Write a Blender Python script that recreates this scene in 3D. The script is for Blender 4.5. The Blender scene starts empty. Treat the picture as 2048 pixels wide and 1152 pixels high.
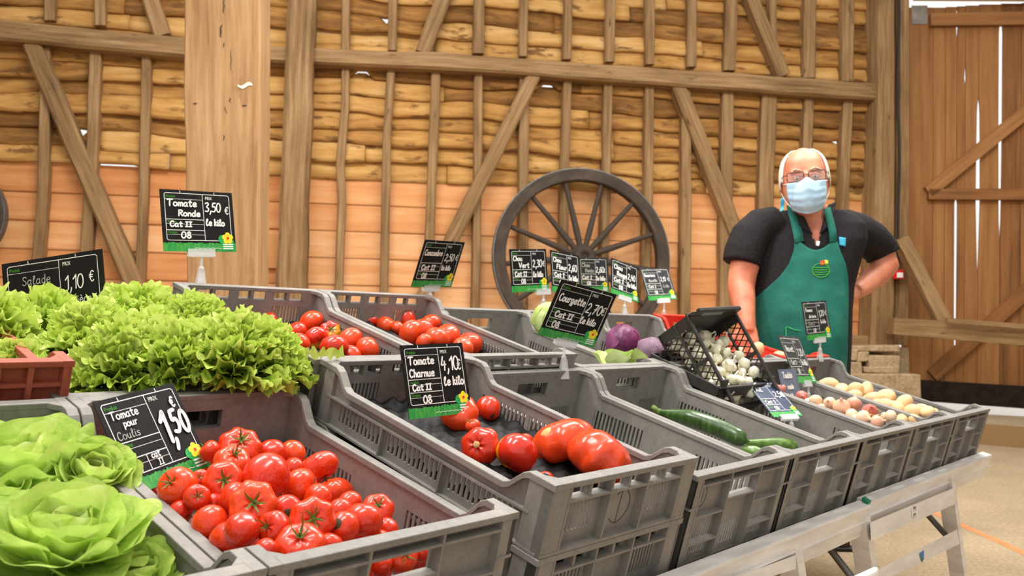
import bpy, math, random
import numpy as np
from mathutils import Matrix, Vector
SC = bpy.context.scene
COL = SC.collection
# ---------------------------------------------------------------- camera, world, lights, exposure
F_PX, ROLL, PITCH, EYE = 1709.5, 0.022, 0.039, 0.95
_cr, _sr, _cp, _sp = math.cos(ROLL), math.sin(ROLL), math.cos(PITCH), math.sin(PITCH)
FW = np.array([0, _cp, _sp]); _UP = np.array([0, -_sp, _cp]); _R0 = np.array([1., 0, 0])
RT = _R0 * _cr + _UP * _sr
UQ = -_R0 * _sr + _UP * _cr
CAM = np.array([0, 0, EYE])
cd = bpy.data.cameras.new('camera'); cam = bpy.data.objects.new('camera', cd); COL.objects.link(cam)
cd.sensor_width = 36.0; cd.lens = F_PX / 2048 * 36.0; cd.clip_start = 0.05; cd.clip_end = 200
cd.dof.use_dof = True; cd.dof.focus_distance = 1.6; cd.dof.aperture_fstop = 8.0
cam.matrix_world = Matrix([[RT[0], UQ[0], -FW[0], 0], [RT[1], UQ[1], -FW[1], 0], [RT[2], UQ[2], -FW[2], EYE], [0, 0, 0, 1]])
SC.camera = cam
wd = bpy.data.worlds.new('daylight'); SC.world = wd; wd.use_nodes = True
_bg = wd.node_tree.nodes['Background']; _bg.inputs[0].default_value = (1.0, 0.985, 0.96, 1); _bg.inputs[1].default_value = 0.95
SC.view_settings.view_transform = 'Standard'; SC.view_settings.look = 'None'
SC.view_settings.exposure = 0.14; SC.view_settings.gamma = 1.0; SC.view_settings.use_curve_mapping = False
def lamp(name, loc, rot, sx, sy, power, col=(1, .965, .92)):
    l = bpy.data.lights.new(name, 'AREA'); l.shape = 'RECTANGLE'; l.size = sx; l.size_y = sy; l.energy = power; l.color = col
    o = bpy.data.objects.new(name, l); COL.objects.link(o); o.location = loc; o.rotation_euler = rot
    return o
lamp('ceiling_lamp', (-1.5, 1.9, 3.3), (0, 0, .83), 1.5, .3, 62)
lamp('ceiling_lamp', (-.4, .9, 3.4), (0, 0, .83), 1.5, .3, 50)
lamp('ceiling_lamp', (.4, 3.1, 3.4), (0, 0, .83), 1.5, .3, 62)
lamp('ceiling_lamp', (2.0, 3.4, 3.6), (0, 0, .83), 1.5, .3, 62)
lamp('ceiling_lamp', (-1.6, 5.0, 4.2), (.5, 0, .2), 2.2, .4, 70)
lamp('ceiling_lamp', (2.4, 5.2, 4.3), (.45, -.1, .2), 2.2, .4, 70)
# ---------------------------------------------------------------- geometry of the view
def ray(x, y): return FW + RT * ((x - 1024) / F_PX) - UQ * ((y - 576) / F_PX)
def at(x, y, d): return CAM + ray(x, y) * d
def onplane(x, y, P, n):
    d = ray(x, y); P = np.array(P, float); n = np.array(n, float)
    return CAM + d * (np.dot(P - CAM, n) / np.dot(d, n))
# stall frame: u along the row, v down the slope to the customer, w normal to the deck
PHI, TAU = 0.831, 0.262
U = np.array([math.cos(PHI), math.sin(PHI), 0]); HH = np.array([math.sin(PHI), -math.cos(PHI), 0])
V = HH * math.cos(TAU) - np.array([0, 0, 1]) * math.sin(TAU)
W = np.cross(U, -V)
O = np.array([.3412, 1.5434, .6791])
def S(u, v, w=0.): return O + U * u + V * v + W * w
def stall_matrix(P): return Matrix([[U[0], -V[0], W[0], P[0]], [U[1], -V[1], W[1], P[1]], [U[2], -V[2], W[2], P[2]], [0, 0, 0, 1]])
def ondeck(x, y, w): return onplane(x, y, S(0, 0, w), W)
def uvw(X):
    d = np.array(X) - O
    return float(d @ U), float(d @ V), float(d @ W)
# ---------------------------------------------------------------- colour and material helpers
def lin(c):
    return tuple(((v / 255) / 12.92 if v / 255 <= .04045 else ((v / 255 + .055) / 1.055) ** 2.4) for v in c) + (1.0,)
class NT:
    def __init__(s, name):
        s.m = bpy.data.materials.new(name); s.m.use_nodes = True; s.t = s.m.node_tree; s.b = s.t.nodes['Principled BSDF']
    def n(s, typ, **k):
        o = s.t.nodes.new(typ)
        for a, v in k.items(): setattr(o, a, v)
        return o
    def l(s, a, b): s.t.links.new(a, b)
    def noise(s, vec, scale, detail=3, rough=.55, mapscale=None):
        if mapscale:
            mp = s.n('ShaderNodeMapping'); mp.inputs['Scale'].default_value = mapscale; s.l(vec, mp.inputs[0]); vec = mp.outputs[0]
        nz = s.n('ShaderNodeTexNoise'); nz.inputs['Scale'].default_value = scale; nz.inputs['Detail'].default_value = detail
        nz.inputs['Roughness'].default_value = rough; s.l(vec, nz.inputs['Vector']); return nz.outputs['Fac']
    def ramp(s, fac, stops):
        r = s.n('ShaderNodeValToRGB'); e = r.color_ramp.elements
        while len(e) < len(stops): e.new(.5)
        for i, (p, c) in enumerate(stops): e[i].position = p; e[i].color = lin(c)
        s.l(fac, r.inputs[0]); return r.outputs[0]
    def mix(s, fac, a, b, mode='MIX'):
        m = s.n('ShaderNodeMix', data_type='RGBA', blend_type=mode)
        if isinstance(fac, (int, float)): m.inputs[0].default_value = fac
        else: s.l(fac, m.inputs[0])
        for i, c in ((6, a), (7, b)):
            if isinstance(c, tuple): m.inputs[i].default_value = lin(c) if len(c) == 3 else c
            else: s.l(c, m.inputs[i])
        return m.outputs[2]
    def math(s, op, a, b=0., c=0.):
        m = s.n('ShaderNodeMath', operation=op)
        for i, v in enumerate((a, b, c)):
            if isinstance(v, (int, float)): m.inputs[i].default_value = v
            else: s.l(v, m.inputs[i])
        return m.outputs[0]
    def bump(s, h, strength=.3, dist=.002):
        b = s.n('ShaderNodeBump'); b.inputs['Strength'].default_value = strength; b.inputs['Distance'].default_value = dist
        s.l(h, b.inputs['Height']); s.l(b.outputs[0], s.b.inputs['Normal'])
    def set(s, rough=.5, spec=.5, col=None, trans=0, alpha=None, metal=0, coat=0):
        b = s.b.inputs; b['Roughness'].default_value = rough; b['Specular IOR Level'].default_value = spec
        b['Metallic'].default_value = metal; b['Transmission Weight'].default_value = trans; b['Coat Weight'].default_value = coat
        if alpha is not None: b['Alpha'].default_value = alpha
        if col is not None:
            if isinstance(col, tuple): b['Base Color'].default_value = lin(col)
            else: s.l(col, b['Base Color'])
        return s.m
    def obj(s): return s.n('ShaderNodeTexCoord').outputs['Object']
    def uv(s): return s.n('ShaderNodeTexCoord').outputs['UV']
    def rnd(s): return s.n('ShaderNodeObjectInfo').outputs['Random']
MT = {}
def plain(name, c, rough=.5, spec=.5, var=0.12, scale=40, **k):
    t = NT(name); f = t.noise(t.obj(), scale)
    lo = tuple(max(0, v * (1 - var)) for v in c); hi = tuple(min(255, v * (1 + var)) for v in c)
    MT[name] = t.set(rough, spec, t.ramp(f, [(.3, lo), (.7, hi)]), **k); return MT[name]
def plastic(name, c, dust, amt=.5, rough=.55):
    t = NT(name); o = t.obj()
    f1 = t.noise(o, 9, 5, .65); f2 = t.noise(o, 120, 2); f3 = t.noise(o, 30, 3, .6, (1, 1, .25))
    d = t.math('MULTIPLY', t.math('SUBTRACT', t.math('ADD', f1, t.math('MULTIPLY', f3, .6)), .55), amt * 1.6)
    c2 = t.ramp(f2, [(.3, tuple(v * .93 for v in c)), (.7, tuple(min(255, v * 1.06) for v in c))])
    col = t.mix(t.math('MINIMUM', t.math('MAXIMUM', d, 0), .85), c2, dust)
    t.bump(f2, .12, .001); MT[name] = t.set(rough, .4, col)
def wood(name, stops, gs=26., ls=1.6, knots=None, rough=.75, tonevar=.0, bumpy=.4, kth=.66):
    t = NT(name); uv = t.uv()
    g = t.noise(uv, 1., 6, .62, (gs, ls, 1)); b = t.noise(uv, 1., 3, .5, (2.2, 1.1, 1)); fine = t.noise(uv, 1., 2, .5, (160, 6, 1))
    f = t.math('ADD', t.math('MULTIPLY', g, .62), t.math('ADD', t.math('MULTIPLY', b, .28), t.math('MULTIPLY', fine, .12)))
    if tonevar:
        a = t.n('ShaderNodeAttribute', attribute_name='tone')
        f = t.math('ADD', f, t.math('MULTIPLY', t.math('SUBTRACT', a.outputs['Fac'], .5), tonevar))
    col = t.ramp(f, stops)
    if knots:
        k = t.noise(uv, 1., 4, .6, (11, 3.2, 1)); km = t.ramp(k, [(kth, (0, 0, 0)), (kth + .08, (235, 235, 235))])
        col = t.mix(km, col, knots)
    t.bump(g, bumpy, .004); MT[name] = t.set(rough, .25, col)
# ---------------------------------------------------------------- mesh builder
class MB:
    def __init__(s): s.v = []; s.f = []; s.mi = []; s.sm = []; s.uvs = []; s.tone = []; s.m = 0; s.t = .5
    def add(s, verts, faces, smooth=False, uv=None):
        n = len(s.v); s.v += [tuple(map(float, p)) for p in verts]
        for i, f in enumerate(faces):
            s.f.append([n + k for k in f]); s.mi.append(s.m); s.sm.append(smooth); s.tone.append(s.t)
            s.uvs.append([uv[k] for k in f] if uv is not None else None)
        return s
    def box(s, x0, x1, y0, y1, z0, z1):
        v = [(x, y, z) for z in (z0, z1) for y in (y0, y1) for x in (x0, x1)]
        return s.add(v, [(0, 2, 3, 1), (4, 5, 7, 6), (0, 1, 5, 4), (2, 6, 7, 3), (0, 4, 6, 2), (1, 3, 7, 5)])
    def hexa(s, a, b):   # two quads (lists of 4 points)
        return s.add(list(a) + list(b), [(3, 2, 1, 0), (4, 5, 6, 7), (0, 1, 5, 4), (1, 2, 6, 5), (2, 3, 7, 6), (3, 0, 4, 7)])
    def grid(s, P, close_u=False, smooth=True, uv=None, flip=False):
        P = np.asarray(P); nu, nv = P.shape[:2]; F = []
        for i in range(nu if close_u else nu - 1):
            for j in range(nv - 1):
                a, b, c, d = i * nv + j, ((i + 1) % nu) * nv + j, ((i + 1) % nu) * nv + j + 1, i * nv + j + 1
                F.append((a, d, c, b) if flip else (a, b, c, d))
        return s.add(P.reshape(-1, 3), F, smooth, None if uv is None else [tuple(q) for q in np.asarray(uv).reshape(-1, 2)])
    def tube(s, pts, rad, n=10, caps=True, smooth=True, flat=1.0, ref=None):
        pts = [np.array(p, float) for p in pts]; k = len(pts)
        if not hasattr(rad, '__len__'): rad = [rad] * k
        rings = []; up = np.array(ref if ref is not None else (0, 0, 1.), float)
        prev = None
        for i in range(k):
            d = pts[min(i + 1, k - 1)] - pts[max(i - 1, 0)]; d = d / (np.linalg.norm(d) + 1e-12)
            if prev is None:
                a = np.cross(d, up)
                if np.linalg.norm(a) < 1e-3: a = np.cross(d, np.array([1., 0, 0]))
            else: a = prev - d * (prev @ d)
            a = a / (np.linalg.norm(a) + 1e-12); prev = a; b = np.cross(a, d)
            rings.append([pts[i] + a * math.cos(2 * math.pi * j / n) * rad[i] + b * math.sin(2 * math.pi * j / n) * rad[i] * flat for j in range(n)])
        V_ = [p for r in rings for p in r]; F = []
        for i in range(k - 1):
            for j in range(n): F.append((i * n + j, i * n + (j + 1) % n, (i + 1) * n + (j + 1) % n, (i + 1) * n + j))
        s.add(V_, F, smooth)
        if caps:
            s.add(rings[0], [tuple(range(n))[::-1]], False); s.add(rings[-1], [tuple(range(n))], False)
        return s
    def ell(s, c, r, nu=20, nv=12, rot=None):
        c = np.array(c, float); P = []
        for i in range(nu):
            row = []
            for j in range(nv + 1):
                a = 2 * math.pi * i / nu; b = math.pi * j / nv
                p = np.array([math.sin(b) * math.cos(a) * r[0], math.sin(b) * math.sin(a) * r[1], math.cos(b) * r[2]])
                row.append(c + (p if rot is None else rot @ p))
            P.append(row)
        return s.grid(P, True, flip=True)
    def mesh(s, name, mats):
        me = bpy.data.meshes.new(name); me.from_pydata(s.v, [], s.f)
        for m in (mats if isinstance(mats, (list, tuple)) else [mats]): me.materials.append(MT[m] if isinstance(m, str) else m)
        me.polygons.foreach_set('material_index', s.mi); me.polygons.foreach_set('use_smooth', s.sm)
        if any(u is not None for u in s.uvs):
            L = me.uv_layers.new(name='UVMap'); d = []
            for f, u in zip(s.f, s.uvs):
                for k in range(len(f)): d += list(u[k]) if u is not None else [0., 0.]
            L.data.foreach_set('uv', d)
        at_ = me.attributes.new('tone', 'FLOAT', 'FACE'); at_.data.foreach_set('value', s.tone)
        me.update(); return me
    def build(s, name, mats, parent=None, bevel=0, seg=2):
        o = bpy.data.objects.new(name, s.mesh(name, mats)); COL.objects.link(o)
        if parent is not None: o.parent = parent
        if bevel:
            b = o.modifiers.new('bevel', 'BEVEL'); b.width = bevel; b.segments = seg; b.limit_method = 'ANGLE'; b.angle_limit = .6
        return o
def thing(name, label, cat, M=None, group=None):
    o = bpy.data.objects.new(name, None); COL.objects.link(o); o.empty_display_size = .05
    if M is not None: o.matrix_world = M if isinstance(M, Matrix) else Matrix.Translation(Vector([float(q) for q in M]))
    return tag(o, label, cat, group)
def tag(o, label, cat, group=None):
    o['label'] = label; o['category'] = cat
    if group: o['group'] = group
    return o
def struct(o): o['kind'] = 'structure'; return o
KIDS = {}
def children(o): return KIDS.get(o.name) or [c for c in bpy.data.objects if c.parent == o]
def copy_tree(src, M, label, group=None, parent=None):
    c = src.copy(); COL.objects.link(c); c.parent = parent
    if parent is None:
        c.matrix_world = M; c['label'] = label
        if group: c['group'] = group
    for ch in children(src): copy_tree(ch, None, None, None, c)
    return c
def rotm(a, ax): return Matrix.Rotation(a, 4, ax)
def frame(P, X, Y, Z): return Matrix([[X[0], Y[0], Z[0], P[0]], [X[1], Y[1], Z[1], P[1]], [X[2], Y[2], Z[2], P[2]], [0, 0, 0, 1]])
def unit(v): v = np.array(v, float); return v / np.linalg.norm(v)
# ---------------------------------------------------------------- materials
plastic('grey_plastic', (118, 115, 111), (172, 164, 152), .5)
plastic('red_brown_plastic', (150, 66, 48), (190, 120, 90), .35)
plastic('red_plastic', (206, 50, 34), (220, 120, 90), .25, .4)
plastic('black_plastic', (34, 31, 30), (110, 100, 90), .25, .38)
wood('old_board', [(.24, (84, 56, 26)), (.40, (142, 98, 48)), (.52, (178, 130, 68)), (.64, (200, 154, 90)), (.8, (218, 180, 122))], 15, 1.9, (104, 68, 34), tonevar=.3, bumpy=.8, kth=.57)
wood('new_board', [(.25, (184, 116, 64)), (.45, (210, 144, 90)), (.6, (222, 162, 108)), (.78, (236, 192, 144))], 14, 1.0, (184, 108, 56), tonevar=.3, bumpy=.2)
wood('old_timber', [(.26, (58, 42, 26)), (.40, (118, 90, 58)), (.52, (146, 114, 76)), (.66, (172, 140, 100)), (.8, (200, 172, 132))], 24, 1.5, (84, 62, 40), bumpy=.6, kth=.62)
wood('oak_post', [(.26, (98, 70, 42)), (.42, (154, 116, 76)), (.56, (176, 138, 96)), (.8, (198, 166, 124))], 30, 2.0, (150, 110, 70), bumpy=.4, kth=.6)
wood('door_plank', [(.24, (92, 60, 34)), (.44, (146, 98, 56)), (.6, (166, 116, 68)), (.8, (188, 142, 92))], 18, .8, (110, 66, 34), tonevar=.2, bumpy=.25)
wood('wheel_wood', [(.25, (44, 36, 30)), (.5, (70, 59, 50)), (.75, (100, 88, 76))], 18, 2.0, bumpy=.4)
plain('black_board', (40, 32, 26), .8, .2, .3, 12)
t = NT('stone'); o = t.obj(); f = t.noise(o, 9, 6, .65); g = t.noise(o, 40, 4, .6)
c = t.mix(.4, t.ramp(f, [(.3, (132, 106, 76)), (.5, (176, 150, 114)), (.7, (206, 184, 150))]), t.ramp(g, [(.35, (140, 116, 84)), (.65, (204, 182, 150))])); t.bump(t.math('ADD', f, t.math('MULTIPLY', g, .4)), .8, .02); MT['stone'] = t.set(.9, .2, c)
plain('daylit_ground', (236, 232, 224), .9, .2, .05, 30)  # near white ground colour, put in to imitate overexposed daylight below the door
t = NT('concrete'); o = t.obj(); f = t.noise(o, 1.6, 6, .6); f2 = t.noise(o, 60, 3)
c = t.mix(.35, t.ramp(f, [(.3, (146, 128, 102)), (.55, (170, 150, 120)), (.75, (188, 168, 138))]), t.ramp(f2, [(.35, (128, 110, 86)), (.65, (196, 174, 142))]))
t.bump(f2, .2, .003); MT['concrete'] = t.set(.85, .25, c)
plain('orange_paint', (236, 134, 84), .7, .3, .08, 20)
t = NT('aluminium'); o = t.obj(); f = t.noise(o, 6, 4, .6, (1, 1, 6)); MT['aluminium'] = t.set(.45, .5, t.ramp(f, [(.3, (214, 208, 200)), (.6, (236, 231, 224)), (.8, (244, 240, 234))]))
plain('grey_steel', (104, 102, 100), .45, .5, .15, 20, metal=.4)
# produce
def tomato_mat(name, a, b, c):
    t = NT(name); o = t.obj(); f = t.noise(o, 11, 3, .5); sp = t.noise(o, 400, 1)
    col = t.ramp(t.math('ADD', f, t.math('MULTIPLY', t.math('SUBTRACT', t.rnd(), .5), .35)), [(.2, a), (.5, b), (.82, c)])
    col = t.mix(t.ramp(sp, [(.68, (0, 0, 0)), (.78, (60, 60, 60))]), col, (240, 110, 60))
    t.b.inputs['Subsurface Weight'].default_value = .08; t.b.inputs['Subsurface Radius'].default_value = (.02, .006, .003); t.b.inputs['Subsurface Scale'].default_value = .3
    MT[name] = t.set(.24, .4, col, coat=.12); t.b.inputs['Coat Roughness'].default_value = .08
tomato_mat('tomato_skin', (190, 30, 8), (218, 56, 16), (230, 82, 28))
tomato_mat('tomato_pale', (210, 58, 20), (217, 68, 25), (224, 80, 32))
t = NT('tomato_turning'); o = t.obj(); sx = t.n('ShaderNodeSeparateXYZ'); t.l(o, sx.inputs[0]); f = t.noise(o, 18, 3)
f = t.math('ADD', t.math('MULTIPLY', sx.outputs['X'], 11), f); MT['tomato_turning'] = t.set(.2, .5, t.ramp(f, [(.12, (228, 150, 30)), (.32, (226, 100, 26)), (.55, (214, 42, 16))]), coat=.25)
plain('tomato_stem', (86, 104, 40), .6, .3, .35, 90)
plain('tomato_rot', (64, 50, 30), .7, .3, .5, 120)
plain('tomato_scar', (196, 150, 96), .7, .3, .35, 90)
def leafmat(name, stops, rough=.42, spec=.4, sc=22, tr=.25):
    t = NT(name); o = t.obj(); a = t.n('ShaderNodeAttribute', attribute_name='tone')
    f = t.noise(o, sc, 4, .6); f = t.math('ADD', t.math('MULTIPLY', f, .5), t.math('MULTIPLY', a.outputs['Fac'], .5))
    col = t.ramp(f, stops); t.bump(t.noise(o, sc * 3, 3), .35, .004); m = t.set(rough, spec, col)
    td = t.n('ShaderNodeBsdfTranslucent'); t.l(col, td.inputs[0]); ms = t.n('ShaderNodeMixShader'); ms.inputs[0].default_value = tr
    t.l(t.b.outputs[0], ms.inputs[1]); t.l(td.outputs[0], ms.inputs[2]); t.l(ms.outputs[0], t.t.nodes['Material Output'].inputs[0]); MT[name] = m
leafmat('batavia_leaf', [(.2, (92, 132, 42)), (.38, (146, 182, 58)), (.56, (190, 212, 88)), (.78, (224, 234, 140))])
leafmat('butter_leaf', [(.18, (122, 160, 52)), (.40, (174, 204, 88)), (.6, (210, 227, 126)), (.82, (242, 247, 200))], .4, .4, 34, .32)
leafmat('cabbage_leaf', [(.2, (130, 160, 70)), (.5, (178, 200, 110)), (.8, (226, 236, 180))], .5, .3, 16, .15)
leafmat('dull_cabbage_leaf', [(.25, (96, 66, 84)), (.5, (138, 108, 126)), (.75, (170, 148, 160))], .5, .3, 18, .05)
leafmat('red_cabbage_leaf', [(.25, (64, 20, 50)), (.5, (112, 42, 84)), (.75, (156, 92, 134))], .4, .4, 18, .05)
t = NT('courgette_skin'); o = t.obj(); f = t.noise(o, 60, 3); g = t.noise(o, 1, 3, .6, (90, 90, 5))
MT['courgette_skin'] = t.set(.25, .5, t.mix(t.ramp(f, [(.58, (0, 0, 0)), (.75, (120, 120, 120))]), t.ramp(g, [(.3, (34, 58, 22)), (.6, (58, 88, 34)), (.8, (110, 140, 66))]), (150, 168, 100)))
t = NT('courgette_pale'); o = t.obj(); f = t.noise(o, 60, 3)
MT['courgette_pale'] = t.set(.3, .5, t.ramp(f, [(.3, (72, 104, 42)), (.6, (104, 138, 62)), (.8, (150, 174, 100))]))
plain('garlic_skin', (238, 226, 200), .5, .4, .12, 60)
t = NT('onion_skin'); o = t.obj(); f = t.noise(o, 16, 3); f = t.math('ADD', t.math('MULTIPLY', f, .6), t.math('MULTIPLY', t.rnd(), .5))
MT['onion_skin'] = t.set(.35, .45, t.ramp(f, [(.25, (240, 214, 176)), (.5, (232, 186, 150)), (.68, (214, 136, 116)), (.85, (186, 84, 74))]))
t = NT('potato_skin'); o = t.obj(); f = t.noise(o, 22, 4); MT['potato_skin'] = t.set(.65, .3, t.ramp(f, [(.3, (196, 156, 104)), (.5, (224, 188, 138)), (.75, (238, 208, 164))]))
plain('dry_stem', (176, 150, 96), .8, .2, .3, 90)
# signs
plain('sign_black', (22, 21, 20), .6, .2, .25, 60)
plain('sign_slate', (44, 48, 52), .35, .5, .2, 40)
plain('sign_blue', (112, 124, 142), .4, .5, .1, 40)
plain('sign_navy', (40, 54, 84), .3, .6, .2, 30)
plain('white_ink', (246, 244, 238), .5, .3, .02, 40)
plain('faint_ink', (176, 176, 170), .6, .3, .2, 200)
plain('green_ink', (72, 158, 46), .5, .3, .1, 60)
t = NT('sign_grass'); o = t.obj(); f = t.noise(o, 1, 4, .6, (160, 30, 1)); MT['sign_grass'] = t.set(.4, .4, t.ramp(f, [(.25, (22, 118, 62)), (.5, (52, 154, 70)), (.75, (112, 178, 58))]))
plain('badge_green', (34, 172, 84), .4, .4, .1, 60)
plain('flower_yellow', (246, 222, 52), .4, .4, .08, 60)
plain('flower_red', (222, 58, 24), .4, .4, .08, 60)
t = NT('clear_plastic'); t.set(.12, .6, (236, 236, 236)); t.b.inputs['Alpha'].default_value = .42; MT['clear_plastic'] = t.m
plain('pen_mark', (62, 56, 52), .7, .2, .1, 60)
# person
t = NT('skin'); o = t.obj(); f = t.noise(o, 9, 4); c = t.ramp(f, [(.3, (190, 108, 78)), (.55, (212, 136, 104)), (.75, (224, 156, 124))])
t.b.inputs['Subsurface Weight'].default_value = .1; t.b.inputs['Subsurface Radius'].default_value = (.02, .008, .004); t.b.inputs['Subsurface Scale'].default_value = .4
t.bump(t.noise(o, 180, 2), .06, .001); MT['skin'] = t.set(.45, .4, c)
plain('white_hair', (226, 218, 204), .6, .3, .12, 160)
plain('black_cloth', (34, 31, 32), .85, .2, .2, 120)
t = NT('green_cloth'); o = t.obj(); f = t.noise(o, 7, 4); f2 = t.noise(o, 300, 2); t.bump(f, .35, .02)
MT['green_cloth'] = t.set(.8, .25, t.mix(.3, t.ramp(f, [(.3, (20, 84, 76)), (.55, (32, 108, 94)), (.8, (58, 134, 116))]), t.ramp(f2, [(.35, (22, 84, 74)), (.65, (44, 122, 104))])))
plain('mask_blue', (178, 212, 234), .75, .2, .05, 30)
plain('glasses_frame', (36, 30, 28), .3, .5)
t = NT('lens_glass'); t.set(.05, .5, (230, 230, 230)); t.b.inputs['Alpha'].default_value = .18; MT['lens_glass'] = t.m
plain('eye_white', (225, 215, 205), .3, .5, .03); plain('eye_dark', (52, 36, 28), .3, .5)
plain('brow_hair', (170, 150, 130), .7, .2)
plain('dark_trousers', (40, 42, 54), .85, .2, .2, 60)
plain('shoe_leather', (70, 50, 36), .5, .4, .25, 40)
plain('lanyard_blue', (60, 160, 190), .6, .3)
plain('white_plastic', (240, 238, 234), .4, .4, .03)
plain('cable_black', (24, 22, 22), .5, .4)
plain('red_box', (200, 36, 30), .4, .5, .08)
plain('logo_blue', (40, 110, 170), .5, .4); plain('tape_green', (28, 120, 84), .5, .4)
plain('zinc_plate', (140, 134, 124), .6, .4, .15, 14)
plain('liner_black', (20, 19, 19), .6, .25, .2, 60)
# ---------------------------------------------------------------- the barn
rng = random.Random(5)
def hn(x, s=0):   # smooth 1-D noise
    i = math.floor(x); t_ = x - i; t_ = t_ * t_ * (3 - 2 * t_)
    r = lambda k: (math.sin(k * 127.1 + s * 311.7) * 43758.5453) % 1.0
    return r(i) * (1 - t_) + r(i + 1) * t_
WDIR = unit((math.cos(.174), math.sin(.174), 0)); WN = np.array([WDIR[1], -WDIR[0], 0.])   # WN points to the camera
WP = np.array([.73, 8.0, 0])
def wl(x, y, off=0.): return onplane(x, y, WP + WN * off, WN)
def wcoord(X): return float((np.array(X) - WP) @ WDIR), float(X[2])
def wpt(a, z, off=0.): q = WP + WDIR * a + WN * off; return np.array([q[0], q[1], z])
fl = MB().box(-9, 12, -5, 22, -.1, 0).build('floor', 'concrete'); struct(fl)
# the other walls of the barn, outside the picture
for nm, bx_ in (('wall_left', (-7.2, -7.0, -4, 9, 0, 5.5)), ('wall_right', (8, 8.2, -4, 9, 0, 5.5))):
    struct(MB().box(*bx_).build(nm, 'old_timber'))
o = MB().box(3.2, 12, 9.05, 22, 0, .012).build('ground_outside', 'daylit_ground'); struct(o)
# floor marking
a0, a1 = onplane(1808, 999, (0, 0, 0), (0, 0, 1)), onplane(2075, 1118, (0, 0, 0), (0, 0, 1))
d = unit(a1 - a0); nrm = np.cross(d, (0, 0, 1))
tp = MB(); n = 24
tp.grid([[a0 + d * np.linalg.norm(a1 - a0) * i / n + nrm * (.022 * s) + np.array([0, 0, .0012]) for s in (-1, 1)] for i in range(n + 1)], smooth=False)
tag(tp.build('floor_line', 'orange_paint'), 'orange marking line running across the concrete floor at the right', 'floor marking')
# upper wall: irregular old cleft boards, one course above the other
gaps = [(166, 270, .035), (240, 330, .17), (725, 144, .10), (1095, 172, .10), (1283, 189, .035), (1675, 286, .03), (780, 48, .04)]
gc = [(wcoord(wl(x, y)), w_) for x, y, w_ in gaps]
aL, aR = wcoord(wl(-330, 300))[0], wcoord(wl(1776, 300))[0]
zt = lambda a: np.interp(a, [wcoord(wl(0, 325))[0], wcoord(wl(1747, 405))[0]], [wcoord(wl(0, 325))[1], wcoord(wl(1747, 405))[1]])
zTop = wcoord(wl(0, -60))[1] + .9
ncourse = int((zTop - 2.3) / .148) + 2
wb = MB(); NA = 110
for k in range(ncourse):
    nb = rng.randint(3, 4); cuts = sorted([aL, aR] + [aL + (aR - aL) * (i + rng.uniform(-.2, .2)) / nb for i in range(1, nb)])
    for c0, c1 in zip(cuts[:-1], cuts[1:]):
        wb.t = rng.random(); m = max(8, int((c1 - c0) / .07)); rows = []; uvr = []
        sd = rng.random() * 50; du = rng.random() * 30; dv = rng.random() * 30; tw = rng.uniform(-.012, .012)
        for i in range(m + 1):
            a = c0 + (c1 - c0) * i / m
            zb = zt(a) + .148 * k + (hn(a * 1.7, k) - .5) * .05 + (hn(a * 7, k + 40) - .5) * .014
            zu = zt(a) + .148 * (k + 1) + (hn(a * 1.7, k + 1) - .5) * .05 + (hn(a * 7, k + 41) - .5) * .014
            ov = .016
            for (ga, gz), gw in gc:
                e = 1 - ((a - ga) / gw) ** 2
                if e > 0:
                    hgt = (.009 if gw < .15 else .003) * math.sqrt(e)
                    if abs(zb - gz) < .075: zb = max(zb, gz) + hgt
                    elif abs(zu - gz) < .075: zu = gz - hgt; ov = 0.
            bow = .016 + .014 * hn(a * 2.2, k + 90); t0 = tw * (a - c0)
            hgt = zu - zb
            rows.append([wpt(a, zb - .004, .0 + t0), wpt(a, zb, .018 + bow * .6 + t0), wpt(a, zb + hgt * .25, .016 + bow * .8 + t0), wpt(a, zb + hgt * .65, .006 + bow * .6 + t0), wpt(a, zu - .006, t0 + .002), wpt(a, zu + ov, -.008 + t0)])
            uvr.append([(du + q * hgt, dv + a - c0) for q in (-.1, 0, .3, .7, .97, 1.05)])
        wb.grid(rows, smooth=True, uv=uvr)
wo = wb.build('wall_back', 'old_board'); struct(wo)
sm = wo.modifiers.new('thick', 'SOLIDIFY'); sm.thickness = .02; sm.offset = -1
# lower wall: newer orange boards
nbm = MB(); hb = .24
for k in range(8):
    cuts = [aL, wcoord(wl(560, 400))[0], wcoord(wl(1270, 400))[0], aR]
    for c0, c1 in zip(cuts[:-1], cuts[1:]):
        nbm.t = rng.random(); du = rng.random() * 30; dv = rng.random() * 30; rows = []; uvr = []
        for i in range(13):
            a = c0 + (c1 - c0) * i / 12; zu = zt(a) - hb * k + (.012 if k == 0 else 0); zb = zt(a) - hb * (k + 1) + .003
            jut = .012 * (hn(a * 1.3, k + 9) - .5)
            rows.append([wpt(a, zb, -.03), wpt(a, zb, .012 + jut), wpt(a, zb + .01, .018 + jut), wpt(a, zu - .03, .006), wpt(a, zu, .004), wpt(a, zu + .008, -.025)])
            uvr.append([(du + q, dv + a - c0) for q in (-.03, 0, .01, hb - .03, hb, hb + .03)])
        nbm.grid(rows, smooth=False, uv=uvr)
struct(nbm.build('wall_back_lower', 'new_board'))
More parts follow.
